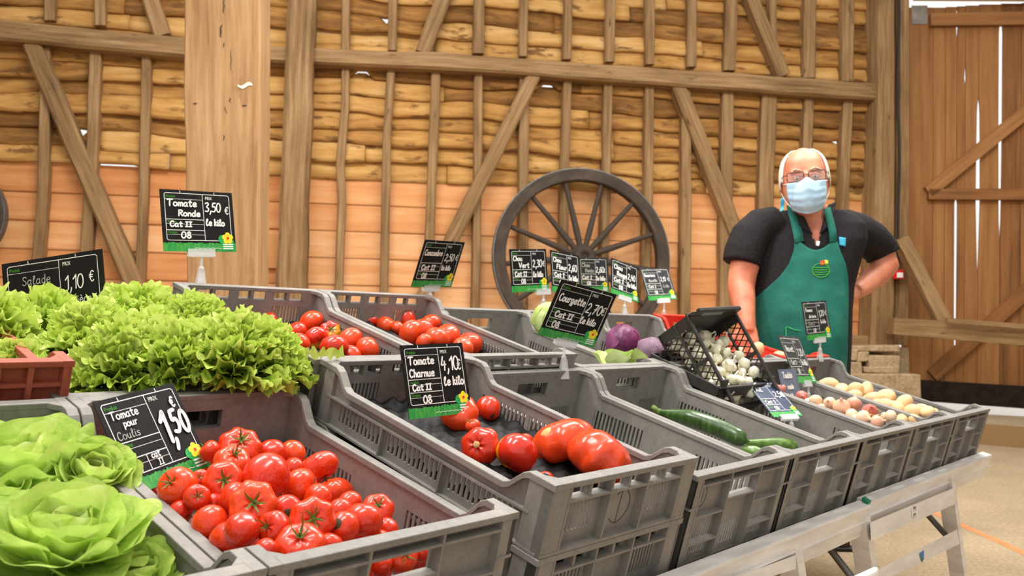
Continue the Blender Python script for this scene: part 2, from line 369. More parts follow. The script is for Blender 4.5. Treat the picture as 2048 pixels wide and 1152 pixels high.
# dwarf wall of stone under the sole plate
zs = wcoord(wl(1700, 672))[1]
sw = MB(); sw.hexa([wpt(aL, 0, -.3), wpt(aR + .1, 0, -.3), wpt(aR + .1, 0, .24), wpt(aL, 0, .24)], [wpt(aL, zs - .1, -.3), wpt(aR + .1, zs - .1, -.3), wpt(aR + .1, zs - .1, .2), wpt(aL, zs - .1, .2)])
struct(sw.build('wall_base', 'stone'))
TN = [0]
def timber(pts, off0, off1, mat='old_timber', wob=1.0, name=None, kind=True):
    """pts: (px, py, width_px) down the length, on the wall plane; off0 back, off1 front"""
    b = MB(); rows = []; uvr = []; P = []
    for i in range(len(pts) - 1):
        (x0, y0, w0), (x1, y1, w1) = pts[i], pts[i + 1]
        n = max(2, int(math.hypot(x1 - x0, y1 - y0) / 34))
        for j in range(n + (i == len(pts) - 2)): P.append([x0 + (x1 - x0) * j / n, y0 + (y1 - y0) * j / n, w0 + (w1 - w0) * j / n])
    sd = rng.random() * 90; L = 0; prev = None; du = rng.random() * 20
    for i, (x, y, w_) in enumerate(P):
        q = P[min(i + 1, len(P) - 1)]; p = P[max(i - 1, 0)]; dx, dy = q[0] - p[0], q[1] - p[1]; l_ = math.hypot(dx, dy)
        nx, ny = dy / l_, -dx / l_
        wl_ = w_ / 2 * (1 + .14 * wob * (hn(i * .6, sd) - .5)); wr_ = w_ / 2 * (1 + .14 * wob * (hn(i * .6, sd + 7) - .5))
        A = wl(x + nx * wr_, y + ny * wr_, off1); B = wl(x - nx * wl_, y - ny * wl_, off1)
        c = (A + B) / 2; L += 0 if prev is None else float(np.linalg.norm(c - prev)); prev = c
        o_ = WN * (off1 - off0); ch = .13 if wob else .04
        hw = float(np.linalg.norm(A - B)); dpt = off1 - off0
        A1 = A - WN * dpt * ch; B1 = B - WN * dpt * ch; A2 = A + (B - A) * ch; B2 = B + (A - B) * ch
        rows.append([A - o_, A1, A2, B2, B1, B - o_, A - o_])
        uvr.append([(du - dpt, L), (du - .02, L), (du, L), (du + hw, L), (du + hw + .02, L), (du + hw + dpt, L), (du + hw * 2 + dpt, L)])
    b.grid(rows, smooth=False, uv=uvr); nR = len(rows)
    for r_ in (0, nR - 1): b.add(rows[r_][:6], [tuple(range(6))], uv=[(du + .1 * k, r_ * .1) for k in range(6)])
    TN[0] += 1
    o = b.build(name or 'trim_%d' % TN[0], mat)
    return struct(o) if kind else o
# upper studs and braces
for p in ([(97, -60, 22), (97, 40, 22)], [(198, -60, 22), (198, 50, 22)], [(693, -60, 18), (691, 104, 18)], [(787, -60, 18), (785, 100, 18)],
          [(961, -60, 21), (957, 106, 22)], [(1050, -60, 17), (1047, 112, 17)], [(1139, -60, 16), (1135, 118, 17)], [(1224, -60, 19), (1221, 123, 19)],
          [(1302, -60, 18), (1301, 128, 18)], [(1387, -60, 18), (1385, 133, 18)], [(1468, -60, 22), (1461, 140, 23)], [(1548, -60, 14), (1548, 130, 14)],
          [(1622, -60, 24), (1621, 155, 24)], [(1700, -60, 24), (1697, 162, 24)]):
    timber(p, .0, .11)
timber([(283, -60, 33), (300, 0, 33), (323, 70, 33)], .02, .15)
timber([(915, -60, 30), (885, 0, 30), (845, 104, 30)], .02, .15)
timber([(1485, -60, 25), (1510, 0, 25), (1570, 150, 26)], .02, .15)
# lower studs
for p in ([(89, 95, 20), (88, 210, 22), (83, 400, 23), (62, 690, 23)], [(189, 85, 24), (184, 278, 24), (172, 480, 24), (164, 690, 24)], [(292, 100, 19), (285, 400, 19), (272, 690, 19)],
          [(691, 122, 17), (691, 208, 17), (680, 330, 18), (684, 400, 17), (674, 690, 17)], [(783, 124, 17), (774, 278, 17), (772, 400, 17), (766, 690, 17)],
          [(873, 127, 19), (863, 400, 19), (850, 690, 19)], [(958, 132, 17), (956, 347, 17), (950, 690, 17)], [(1049, 140, 19), (1048, 400, 20), (1045, 690, 20)],
          [(1137, 143, 17), (1130, 347, 17), (1126, 690, 18)], [(1218, 150, 18), (1214, 347, 18), (1205, 690, 18)], [(1301, 156, 18), (1298, 400, 18), (1288, 690, 18)],
          [(1374, 160, 18), (1374, 400, 20), (1371, 690, 20)], [(1458, 168, 23), (1454, 400, 24), (1451, 690, 24)], [(1542, 174, 30), (1534, 382, 30), (1528, 690, 30)],
          [(1621, 180, 20), (1617, 295, 20), (1609, 690, 20)], [(1699, 186, 19), (1690, 400, 19), (1688, 690, 19)]):
    timber(p, .0, .11)
timber([(59, 84, 36), (194, 400, 37), (290, 625, 37)], .03, .16)
timber([(1070, 146, 28), (944, 400, 29), (845, 600, 29)], .03, .16)
timber([(1358, 166, 27), (1451, 400, 28), (1560, 690, 28)], .03, .16)
# girts, posts, plate
timber([(-330, 24, 40), (0, 58, 40), (180, 76, 40), (385, 95, 42)], .0, .2)
timber([(530, 107, 33), (800, 118, 33), (905, 122, 36), (960, 126, 32), (1180, 142, 32), (1480, 163, 34), (1770, 184, 34)], .0, .2)
timber([(606, -60, 56), (603, 0, 56), (587, 400, 58), (578, 700, 62)], .0, .3)
timber([(1777, -60, 32), (1776, 300, 36), (1768, 700, 50)], .0, .26)
timber([(1810, -60, 22), (1809, 300, 24), (1806, 690, 26)], .0, .22)
timber([(-330, 634, 30), (900, 672, 30), (1790, 688, 30)], .0, .2)
# a pale offcut nailed beside the post
tb = timber([(547, 467, 22), (546, 536, 22)], .0, .05, 'new_board', 0, 'wood_offcut', False)
tag(tb, 'short pale board nailed on the wall left of the tall wall post', 'board')
# broad free-standing post in the hall
pb = MB(); D0 = 4.0; rows = []; uvr = []
pl = [(365, 0), (366, 200), (369, 400), (371, 560)]; NP = 26
for i in range(NP + 1):
    yy = -140 + (1420 - -140) * i / NP
    xl = np.interp(yy, [-140, 0, 560, 1420], [364, 365, 371, 380]) + (hn(i * .8, 3) - .5) * 5; xr = np.interp(yy, [-140, 0, 560, 1420], [522, 521, 519, 517]) + (hn(i * .8, 8) - .5) * 4
    A, B = at(xl, yy, D0), at(xr, yy, D0)
    if i == NP:
        A[2] = B[2] = 0.0
    bk = np.array([0, .155, 0]); e = unit(B - A)
    rows.append([A + bk, A + np.array([0, .02, 0]), A + e * .012, B - e * .012, B + np.array([0, .012, 0]), B + bk, A + bk])
    z = -float(A[2]); uvr.append([(-.4, z), (0, z), (.02, z), (.37, z), (.42, z), (.8, z), (1.2, z)])
pb.grid(rows, smooth=False, uv=uvr, flip=True); pb.add(rows[0][:6], [tuple(range(6))], uv=[(0, 0)] * 6)
po = pb.build('timber_post', 'oak_post'); tag(po, 'broad square oak post standing alone behind the round tomato sign', 'post')
# cracks of the post and the pale scrape
ck = MB()
for (x, y, h_, w_) in [(448, 12, 28, 3), (443, 62, 26, 3.5), (448, 90, 10, 2), (462, 120, 40, 1.6), (390, 207, 2.5, 8), (489, 211, 2.5, 10), (452, 220, 14, 2), (460, 200, 10, 2), (447, 275, 12, 2)]:
    pts = [(x + (hn(k * 1.3, x) - .5) * 5, y - h_ / 2 + h_ * k / 4) for k in range(5)]
    ck.grid([[at(px - w_ / 2 * math.sin(math.pi * (.15 + .7 * k / 4)), py, D0 - .003), at(px + w_ / 2 * math.sin(math.pi * (.15 + .7 * k / 4)), py, D0 - .003)] for k, (px, py) in enumerate(pts)], smooth=False)
ckm = ck.build('crack', 'tomato_rot', po)
sc_ = MB(); sc_.grid([[at(475 + 30 * k / 6, 169 + 4 * math.sin(k) - 2 * math.sin(math.pi * k / 6), D0 - .004), at(475 + 30 * k / 6, 172 + 3 * math.sin(k) + 3 * math.sin(math.pi * k / 6), D0 - .004)] for k in range(7)], smooth=False)
so = sc_.build('chipped_patch', 'garlic_skin', po)
# ---------------------------------------------------------------- cart wheels
def cart_wheel(cx, cy, rpx, off, nsp, ph, label, arc=None):
    c = wl(cx, cy, off); r = float(np.linalg.norm(wl(cx + rpx, cy, off) - c))
    rn = unit(WN + np.array([0, 0, .06])); ex = WDIR; ey = np.cross(rn, ex); ey = ey if ey[2] > 0 else -ey
    T = thing('cart_wheel', label, 'wheel', c - ey * r)
    inv = T.matrix_world.inverted()
    P = lambda a, rr, d: c + (ex * math.cos(a) + ey * math.sin(a)) * rr + rn * d - (c - ey * r)
    b = MB(); n = 72; rw = r * .135
    b.grid([[P(2 * math.pi * i / n, q, d) for q, d in ((r - rw, -.045), (r - rw, .04), (r - rw + .008, .048), (r - .012, .048), (r - .004, .04), (r - .004, -.045), (r - rw, -.045))] for i in range(n)], True, False,
           uv=[[(q * .06, i * .14) for q in range(7)] for i in range(n)])
    b.build('rim', 'wheel_wood', T)
    ty = MB(); ty.grid([[P(2 * math.pi * i / n, q, d) for q, d in ((r - .004, -.04), (r - .004, .036), (r + .006, .036), (r + .006, -.04), (r - .004, -.04))] for i in range(n)], True, False); ty.build('iron_tyre', 'grey_steel', T)
    h = MB(); prof = [(0, .10), (.035, .10), (.04, .12), (.085, .12), (.10, .10), (.125, .05), (.135, 0), (.125, -.06), (.1, -.1), (0, -.1)]
    h.grid([[P(2 * math.pi * i / 28, q * r / .85, d) for q, d in prof] for i in range(28)], True, True, uv=[[(d, i * .03) for q, d in prof] for i in range(28)]); hub = h.build('hub', 'wheel_wood', T)
    hh = MB(); hh.grid([[P(2 * math.pi * i / 16, q, d) for q, d in ((.0, .101), (.034, .1012))] for i in range(16)], True, False); hh.build('axle_hole', 'cable_black', hub)
    for k in range(nsp):
        a = ph + 2 * math.pi * k / nsp; sp = MB()
        sp.tube([P(a, r * .13, .02), P(a, r * .3, .02), P(a, r * .6, .012), P(a, r - rw + .01, .0)], [.026, .03, .024, .022], 8)
        sp.build('spoke', 'wheel_wood', T)
    return T
cart_wheel(1164, 516, 172, .24, 13, math.radians(20), 'large dark wooden cart wheel leaning on the plank wall behind the cabbage signs')
cart_wheel(-100, 430, 112, .24, 12, math.radians(8), 'dark cart wheel cut off by the left edge of the photo')
# ---------------------------------------------------------------- right side: barn door
DDIR = unit((math.cos(-.12), math.sin(-.12), 0)); DN = np.array([DDIR[1], -DDIR[0], 0.]); DP = wl(1822, 600, 0.)
def dl(x, y, off=0.): return onplane(x, y, DP + DN * off, DN)
bx = [1806, 1866, 1890, 1913, 1930, 1957, 2001, 2042, 2085, 2130]
ytop = lambda x: np.interp(x, [1806, 1866, 1900, 1960, 2048], [14, 16, 14, 10, 6])
gapdef = {3: [(18, 0), (20, 4), (60, 4), (75, 0), (395, 0), (402, 6), (470, 6), (620, 5), (690, 4), (740, 0)],
          4: [(125, 0), (135, 2), (150, 1), (155, 4), (168, 0)],
          5: [(195, 0), (215, 6), (300, 8), (405, 9), (470, 6), (520, 3), (560, 0)],
          6: [(44, 0), (50, 8), (250, 8), (375, 6), (440, 5), (470, 1.5), (640, 1.2), (700, 0)]}
DT = struct(thing('door_1', 'tall barn door of vertical brown planks with daylight gaps', 'door', dl(1822, 770)))
del DT['label']; del DT['category']; base = np.array(DT.location)
YS = [None] + list(range(30, 790, 18)) + [792]
dpan = MB()
for k in range(len(bx) - 1):
    b = dpan; b.t = rng.random(); rows = []; uvr = []; du = rng.random() * 20
    def edge(i, y, side):
        x = bx[i] - (y - 300) * .006 * 1.0
        if i in gapdef:
            g = np.interp(y, [q[0] for q in gapdef[i]], [q[1] for q in gapdef[i]], 0, 0); x += side * g / 2
        return x + side * .45
    for y in YS:
        yy = y if y is not None else ytop((bx[k] + bx[k + 1]) / 2)
        A, B = dl(edge(k, yy, 1), yy, .02), dl(edge(k + 1, yy, -1), yy, .02); q = DN * .03
        w_ = float(np.linalg.norm(A - B))
        rows.append([p - base for p in (A - q, A, B, B - q, A - q)]); uvr.append([(du - .03, -A[2]), (du, -A[2]), (du + w_, -A[2]), (du + w_ + .03, -A[2]), (du + 2 * w_, -A[2])])
    b.grid(rows, smooth=False, uv=uvr, flip=True)
dpan.build('door_panel', 'door_plank', DT)
def dbar(p0, p1, w0, w1, name, mat='door_plank', off=(.02, .085)):
    b = MB(); n = 14; rows = []; uvr = []
    L = math.hypot(p1[0] - p0[0], p1[1] - p0[1]); nx, ny = (p1[1] - p0[1]) / L, -(p1[0] - p0[0]) / L; du = rng.random() * 9; b.t = rng.random()
    for i in range(n + 1):
        s = i / n; x = p0[0] + (p1[0] - p0[0]) * s; y = p0[1] + (p1[1] - p0[1]) * s; w_ = (w0 + (w1 - w0) * s) / 2
        A, B = dl(x + nx * w_, y + ny * w_, off[1]), dl(x - nx * w_, y - ny * w_, off[1]); q = DN * (off[1] - off[0]); l_ = s * L * .005
        rows.append([p - base for p in (A - q, A, B, B - q, A - q)]); uvr.append([(du, l_), (du + .06, l_), (du + .18, l_), (du + .24, l_), (du + .4, l_)])
    b.grid(rows, smooth=False, uv=uvr); b.add(rows[0][:4], [(0, 1, 2, 3)], uv=[(0, 0)] * 4); b.add(rows[-1][:4], [(3, 2, 1, 0)], uv=[(0, 0)] * 4)
    return b.build(name, mat, DT)
dbar((1862, 39), (2130, 34), 24, 27, 'door_rail'); dbar((1858, 388), (2130, 388), 21, 23, 'door_rail')
dbar((1858, 384), (2130, 160), 24, 27, 'door_brace'); dbar((1866, 752), (2130, 515), 26, 28, 'door_brace')
dbar((1842, 781), (2140, 801), 42, 46, 'door_kickboard', 'black_board', (.0, .06))
zp = MB(); zp.hexa([dl(x, y, .021) - base for x, y in ((1823, 11), (1855, 11), (1855, 48), (1823, 48))], [dl(x, y, .028) - base for x, y in ((1823, 11), (1855, 11), (1855, 48), (1823, 48))]); zp.build('metal_plate', 'zinc_plate', DT)
def dslab(name, pts, off0, off1, mat):
    b = MB(); b.hexa([dl(x, y, off0) for x, y in pts], [dl(x, y, off1) for x, y in pts])
    n = 4
    o = b.build(name, mat); return struct(o)
dslab('trim_lintel', [(1826, -80), (2200, -80), (2200, 4), (1826, 2)], -.1, .12, 'old_timber')
# threshold: pale sill stone and its timber edge
s0, s1 = onplane(1840, 822, (0, 0, .17), (0, 0, 1)), onplane(2150, 838, (0, 0, .17), (0, 0, 1))
q0, q1 = onplane(1840, 838, (0, 0, .17), (0, 0, 1)), onplane(2150, 862, (0, 0, .17), (0, 0, 1))
th = MB(); z_ = np.array([0, 0, .17]); th.hexa([s0 - z_, s1 - z_, q1 - z_, q0 - z_], [s0, s1, q1, q0]); struct(th.build('door_sill', 'concrete'))
te = MB(); fw = np.array([0, -.06, 0]); te.hexa([q0 - z_, q1 - z_, q1 - z_ + fw, q0 - z_ + fw], [q0 + z_ * .02, q1 + z_ * .02, q1 + fw, q0 + fw])
o = te.build('trim_sill', 'old_timber'); struct(o)
# low rail and its strut in front of the door
def freebar(p0, p1, hpx0, hpx1, dep, name, label, cat, mat='old_timber'):
    b = MB(); n = 14; rows = []; uvr = []
    for i in range(n + 1):
        s = i / n; x, y, d_ = [p0[j] + (p1[j] - p0[j]) * s for j in range(3)]; hh = (hpx0 + (hpx1 - hpx0) * s) / 2
        L = math.hypot(p1[0] - p0[0], p1[1] - p0[1]); nx, ny = (p1[1] - p0[1]) / L, -(p1[0] - p0[0]) / L
        hh *= 1 + .1 * (hn(i * .9, x) - .5)
        A, B = at(x + nx * hh, y + ny * hh, d_), at(x - nx * hh, y - ny * hh, d_); q = np.array([0, dep, 0]); l_ = s * L * .0045
        rows.append([A + q, A, B, B + q, A + q]); uvr.append([(0, l_), (.1, l_), (.25, l_), (.35, l_), (.5, l_)])
    b.grid(rows, smooth=False, uv=uvr); b.add(rows[0][:4], [(0, 1, 2, 3)], uv=[(0, 0)] * 4); b.add(rows[-1][:4], [(3, 2, 1, 0)], uv=[(0, 0)] * 4)
    return tag(b.build(name, mat), label, cat)
freebar((1788, 652, 8.0), (2120, 676, 7.4), 33, 45, .16, 'timber_rail', 'thick weathered horizontal rail crossing low in front of the barn door', 'rail')
freebar((1806, 476, 8.15), (1890, 640, 7.85), 25, 27, .12, 'timber_strut', 'short slanting strut between the right wall post and the low rail', 'strut')
freebar((1895, 640, 7.72), (2120, 659, 7.32), 9, 11, .05, 'timber_batten', 'thin reddish batten lying on top of the low rail', 'batten')
# stone plinth below the right post
def stoneblock(x0, x1, y0, y1, d0, dep, seed):
    b = MB(); P = []
    for k, (x, y) in enumerate(((x0, y1), (x1, y1), (x1, y0), (x0, y0))): P.append(at(x + (hn(k, seed) - .5) * 5, y + (hn(k, seed + 3) - .5) * 5, d0))
    b.hexa(P, [p + np.array([0, dep, 0]) for p in P]); return b
st = MB()
for (x0, x1, y0, y1, d_, k) in ((1690, 1716, 700, 722, 7.9, 1), (1716, 1738, 703, 724, 7.9, 2), (1738, 1800, 712, 733, 7.88, 3), (1688, 1726, 724, 752, 7.86, 4), (1728, 1800, 732, 747, 7.86, 5), (1700, 1842, 749, 816, 7.75, 6), (1690, 1800, 690, 704, 7.95, 7)):
    b = stoneblock(x0, x1, y0, y1, d_, .35, k); st.add(b.v, b.f)
b = stoneblock(1690, 1842, 812, 900, 7.76, .3, 9); b.v = [(p[0], p[1], max(p[2], 0.)) for p in b.v]; st.add(b.v, b.f)
tag(st.build('stone_plinth', 'stone', None, .012), 'stepped plinth of rough pale stones under the right wall post', 'plinth')
# cable and red switch box on the right post
cb = MB(); cb.tube([wl(1797 + 1.5 * math.sin(k * .9), -60 + (545 + 60) * k / 14, .29) for k in range(15)], .012, 8); cab = cb.build('power_cable', 'cable_black'); tag(cab, 'black cable running down the right wall post', 'cable')
rb = MB(); rb.hexa([wl(x, y, .26) for x, y in ((1785, 558), (1808, 558), (1808, 539), (1785, 539))], [wl(x, y, .34) for x, y in ((1785, 558), (1808, 558), (1808, 539), (1785, 539))])
T = thing('socket_box', 'small red switch box at the lower end of the black cable', 'switch box', wl(1797, 558, .3)); b0 = np.array(T.location)
rb.v = [tuple(np.array(p) - b0) for p in rb.v]; rb.build('casing', 'red_box', T, .006)
rl = MB(); rl.hexa([wl(x, y, .34) - b0 for x, y in ((1794, 555), (1806, 555), (1806, 545), (1794, 545))], [wl(x, y, .346) - b0 for x, y in ((1794, 555), (1806, 555), (1806, 545), (1794, 545))]); rl.build('cover', 'white_plastic', T)
# ---------------------------------------------------------------- crates
H1, H2 = .115, .192
CW, CL = .4, .6
def top_profile(y, hc, d):
    return float(np.interp(y, [0, .052, .098, CL - .098, CL - .052, CL], [hc, hc, hc - d, hc - d, hc, hc]))
def rim_mb(hc, d, w=CW, l=CL, t=.010):
    b = MB(); ys = [0, .02, .052, .064, .086, .098, .3, l - .098, l - .086, l - .064, l - .052, l - .02, l]
    def pz(y):
        if y <= .052 or y >= l - .052: return hc
        e = min(y, l - y); s_ = min(1, (e - .052) / .046); return hc - d * s_ * s_ * (3 - 2 * s_)
    for x0, x1 in ((0, .017), (w - .017, w)):
        rows = [[(x0, y, pz(y) - t), (x1, y, pz(y) - t), (x1, y, pz(y)), (x0, y, pz(y)), (x0, y, pz(y) - t)] for y in ys]
        b.grid(rows, smooth=False)
        for r_ in (rows[0], rows[-1]): b.add(r_[:4], [(0, 1, 2, 3)])
    for y0, y1 in ((0, .021), (l - .021, l)):
        b.box(.0165, w - .0165, y0, y1, hc - t, hc)
    for x0, x1 in ((.016, .032), (w - .032, w - .016)):   # rounded inner corners
        for y0, s_ in ((.0205, 1), (l - .0205, -1)):
            xx = (x0, x1) if x0 < w / 2 else (x1, x0)
            P0 = [(xx[0], y0, 0), (xx[1], y0, 0), (xx[0], y0 + s_ * .016, 0)]
            b.add([(p[0], p[1], z) for z in (hc - t, hc - .0002) for p in P0], [(0, 1, 2), (5, 4, 3), (0, 3, 4, 1), (1, 4, 5, 2), (2, 5, 3, 0)])
    return b
def side_mb(kind, hc, d, right, w=CW, l=CL):
    b = MB(); x0, x1 = (.010, .0135) if not right else (w - .0135, w - .010)
    z0, z1 = (.016, hc - d - .030) if kind == 1 else (.035, hc - d - .042)
    groups = [(.075, .225), (.235, .385), (.395, .525)] if kind == 1 else [(.085, .215), (.365, .515)]
    if kind == 3: groups = []
    ys = [.010, .052, .098, l - .098, l - .052, l - .010]
    b.box(x0, x1, .010, l - .010, 0, z0)
    for a, c in zip(ys[:-1], ys[1:]):                          # band above the slots
        za, zc = top_profile(a, hc, d) - .009, top_profile(c, hc, d) - .009
        b.hexa([(x0, a, z1), (x1, a, z1), (x1, c, z1), (x0, c, z1)], [(x0, a, za), (x1, a, za), (x1, c, zc), (x0, c, zc)])
    y = .010
    for g0, g1 in groups:
        b.box(x0, x1, y, g0, z0, z1); yy = g0 + .005
        while yy < g1 - .004:
            b.box(x0 + .0004, x1 - .0004, yy, yy + .006, z0, z1); yy += .0115
        y = g1
    b.box(x0, x1, y, l - .010, z0, z1)
    xa, xb = (.001, x0) if not right else (x1, w - .001)
    if kind == 1: b.box(xa, xb, .04, l - .04, hc - d - .027, hc - d - .023); b.box(xa, xb, .01, l - .01, 0, .004)
    else: b.box(xa, xb, .04, l - .04, hc - d - .036, hc - d - .032); b.box(xa, xb, .02, l - .02, .03, .034)
    xc = (.002, .010) if not right else (w - .010, w - .002)
    for y0 in (.002, l - .05): b.box(xc[0], xc[1], y0, y0 + .048, 0, hc - .009)
    for yy in ((.23, .39) if kind == 1 else (.15, .225, .30, .355, .45)): b.box(xa, xb, yy, yy + .003, 0.004, hc - d - .024)
    return b
def end_mb(kind, hc, rear, w=CW, l=CL):
    b = MB(); Y = (lambda a: a) if not rear else (lambda a: l - a)
    def bx_(x0, x1, y0, y1, z0, z1):
        y0, y1 = sorted((Y(y0), Y(y1))); b.box(x0, x1, y0, y1, z0, z1)
    p0, p1 = .0175, .021                                       # the panel
    def slits(x0, x1, z0, z1, n):
        st_ = (x1 - x0) / n
        for k in range(n):
            bx_(x0 + st_ * k, x0 + st_ * k + st_ * .55, p0 + .0004, p1 - .0004, z0, z1)
    if kind == 3:
        bx_(.002, w - .002, p0, p1, 0, hc - .009)
        for x in (.003, .055, .115, .16, .225, .29, .335, .385): bx_(x, x + .008, .001, p0, 0, hc - .009)
        for z in (.012, .052, .088): bx_(.003, w - .003, .003, p0, z, z + .006)
        return b
    bx_(.002, .042, .002, p1, 0, hc - .009) if kind == 1 else bx_(.002, .028, .002, p1, 0, hc - .009)
    bx_(w - .042, w - .002, .002, p1, 0, hc - .009) if kind == 1 else bx_(w - .028, w - .002, .002, p1, 0, hc - .009)
    if kind == 1:
        cells = [(.042, .15), (.15, .25), (.25, .358)]
        zt_, zb_ = hc - .0095, hc - .030
        for i, (a, c) in enumerate(cells):
            m = (a + c) / 2; g = .013
            bx_(a, a + g, p0, p1, zb_, zt_); bx_(c - g, c, p0, p1, zb_, zt_); bx_(m - .004, m + .004, p0, p1, zb_, zt_)
            bx_(m - .003, m + .003, .004, p0, zb_ - .003, zt_)
            bx_(a, c, .0015, p0, zb_ - .004, zb_)                # shelf
            z1 = zb_ - .016; z0 = .024
            bx_(a, c, p0, p1, z1, zb_); bx_(a, c, p0, p1, 0, z0)
            if i == 1: bx_(a, c, p0, p1, z0, z1)
            else:
                bx_(a, a + .012, p0, p1, z0, z1); bx_(c - .012, c, p0, p1, z0, z1); slits(a + .013, c - .011, z0, z1, 9)
            bx_(a, c, .0015, p0, 0, .004)
        for x in (.042, .148, .250, .356): bx_(x, x + .004, .001, p0, .0, hc - .009)
        bx_(.002, w - .002, .001, .004, 0, .005)
    else:
        cells = [(.028, .14), (.14, .26), (.26, .372)]
        for i, (a, c) in enumerate(cells):
            bx_(a, c, .0015, p0, hc - .026, hc - .022)
            if i == 1:
                bx_(a, c, p0, p1, hc - .029, hc - .0095); bx_(a, a + .006, p0, p1, hc - .062, hc - .029); bx_(c - .006, c, p0, p1, hc - .062, hc - .029)
                bx_(a, c, .0015, .020, hc - .066, hc - .062); bx_(a, c, p0, p1, .07, hc - .066); bx_(a, c, p0, p1, 0, .02)
                bx_(a, a + .02, p0, p1, .02, .07); bx_(c - .02, c, p0, p1, .02, .07); slits(a + .021, c - .019, .02, .07, 8)
            else:
                bx_(a, c, p0, p1, hc - .085, hc - .0095); bx_(a, c, .0015, p0, hc - .089, hc - .085); bx_(a, c, .0015, p0, .048, .052)
                bx_(a, c, p0, p1, 0, .02); bx_(a, c, p0, p1, hc - .095, hc - .085)
                bx_(a, a + .015, p0, p1, .02, hc - .095); bx_(c - .012, c, p0, p1, .02, hc - .095); slits(a + .016, c - .011, .02, hc - .095, 10)
        for x in (.028, .138, .258, .37): bx_(x, x + .004, .001, p0, 0, hc - .009)
        bx_(.0, .028, .0, p0, hc - .068, hc - .064); bx_(w - .028, w, .0, p0, hc - .068, hc - .064)
    return b
_proto = {}
def crate(kind, u, v, w, label, mat='grey_plastic', group=None, M=None):
    hc = H1 if kind == 1 else (.13 if kind == 3 else H2); d = .034 if kind == 1 else .042
    M = M or stall_matrix(S(u, v, w - hc))
    key = (kind, mat)
    if key in _proto: return copy_tree(_proto[key], M, label, group)
    T = thing('plastic_crate', label, 'crate', M, group)
    rim_mb(hc, d).build('rim', mat, T, .0016)
    for r in (0, 1): side_mb(kind, hc, d, r).build('side_panel', mat, T)
    for r in (0, 1): end_mb(kind, hc, r).build('end_panel', mat, T)
    fb = MB().box(.012, CW - .012, .014, CL - .014, .003, .006); fb.build('base', mat, T)
    _proto[key] = T; KIDS[T.name] = [c for c in bpy.data.objects if c.parent == T]
    return T
_pb, _tb = .8269, .2304
UB = np.array([math.cos(_pb), math.sin(_pb), 0]); _hb = np.array([math.sin(_pb), -math.cos(_pb), 0]); VB = _hb * math.cos(_tb) - np.array([0, 0, 1]) * math.sin(_tb); WB = np.cross(UB, -VB)
def tiltB(P): return frame(P - WB * H2, UB, -VB, WB)
PB = np.array([-.2526, .9287, .6807])
crB = crate(2, 0, 0, 0, 'grey crate full of sauce tomatoes in the foreground', M=tiltB(PB))
crA = crate(2, 0, 0, 0, 'grey crate holding the round green butterhead lettuces at bottom left', M=tiltB(PB - UB * .403))
crD = crate(2, 0, 0, 0, 'nearly empty grey crate right of the fleshy tomato crate')
crE = crate(2, .404, 0, 0, 'grey crate with the long green courgettes in it')
crF = crate(2, .808, 0, 0, 'grey front crate that carries the tilted black lattice crate')
crG = crate(2, 1.212, 0, 0, 'grey crate with pinkish onions')
crH = crate(2, 1.616, 0, 0, 'grey crate of pale potatoes at the right end of the front row')
crC2 = crate(1, -.415, 0, .039 - H1 - .001, 'shallow grey crate underneath the fleshy tomato crate')
crC = crate(1, -.415, 0, .039, 'shallow grey crate with a few very large fleshy tomatoes')
crR0 = crate(2, -.862, -.640, -.03, 'grey crate buried under curly batavia lettuces')
crR1b = crate(1, -.425, -.603, .036 - H1 - .001, 'shallow grey crate supporting the left crate of round tomatoes')
crR1 = crate(1, -.425, -.603, .036, 'shallow grey crate of round tomatoes beside the batavia lettuces')
crR2b = crate(1, -.021, -.603, .036 - H1 - .001, 'shallow grey crate supporting the right crate of round tomatoes')
crR2 = crate(1, -.021, -.603, .036, 'shallow grey crate of round tomatoes below the Concombre sign')
crR3 = crate(2, .406, -.603, 0, 'grey back row crate with a dark green cucumber end')
crR4 = crate(2, .81, -.603, 0, 'grey back row crate with green cabbage and leafy cauliflower')
crR5 = crate(2, 1.214, -.603, 0, 'grey back row crate with purple red cabbages')
crRed = crate(2, 1.63, -.603, .005, 'bright red crate on which the man rests his hand', 'red_plastic')
# red brown crate at the left edge
pb_ = onplane(151, 722, S(0, -.645, 0), V); u_, v_, w_ = uvw(pb_)
crBR = crate(3, u_ - .4, v_, w_, 'reddish brown crate cut off by the left edge above the butterhead lettuces', 'red_brown_plastic')
crBRb = crate(1, u_ - .41, v_, w_ - .13 - .001, 'shallow grey crate underneath the reddish brown crate')
# drawn marks on the crates
def stroke(b, pts, wd_, z=0., sub=6, closed=False):
    pts = np.array(pts, float); n = len(pts)
    if n > 2:
        Q = []
        for i in range(n - 1):
            p0, p1, p2, p3 = pts[max(i - 1, 0)], pts[i], pts[i + 1], pts[min(i + 2, n - 1)]
            for k in range(sub):
                s_ = k / sub; Q.append(.5 * ((2 * p1) + (-p0 + p2) * s_ + (2 * p0 - 5 * p1 + 4 * p2 - p3) * s_ ** 2 + (-p0 + 3 * p1 - 3 * p2 + p3) * s_ ** 3))
        Q.append(pts[-1]); pts = np.array(Q)
    n = len(pts); rows = []
    T_ = np.gradient(pts, axis=0); T_ /= (np.linalg.norm(T_, axis=1)[:, None] + 1e-12); N_ = np.stack([-T_[:, 1], T_[:, 0]], 1)
    e0 = pts[0] - T_[0] * wd_ * .4; e1 = pts[-1] + T_[-1] * wd_ * .4
    C_ = [e0] + list(pts) + [e1]; Nn = [N_[0] * .5] + list(N_) + [N_[-1] * .5]
    b.grid([[(*(c - nn * wd_ / 2), z), (*(c + nn * wd_ / 2), z)] for c, nn in zip(C_, Nn)], smooth=False, flip=True)
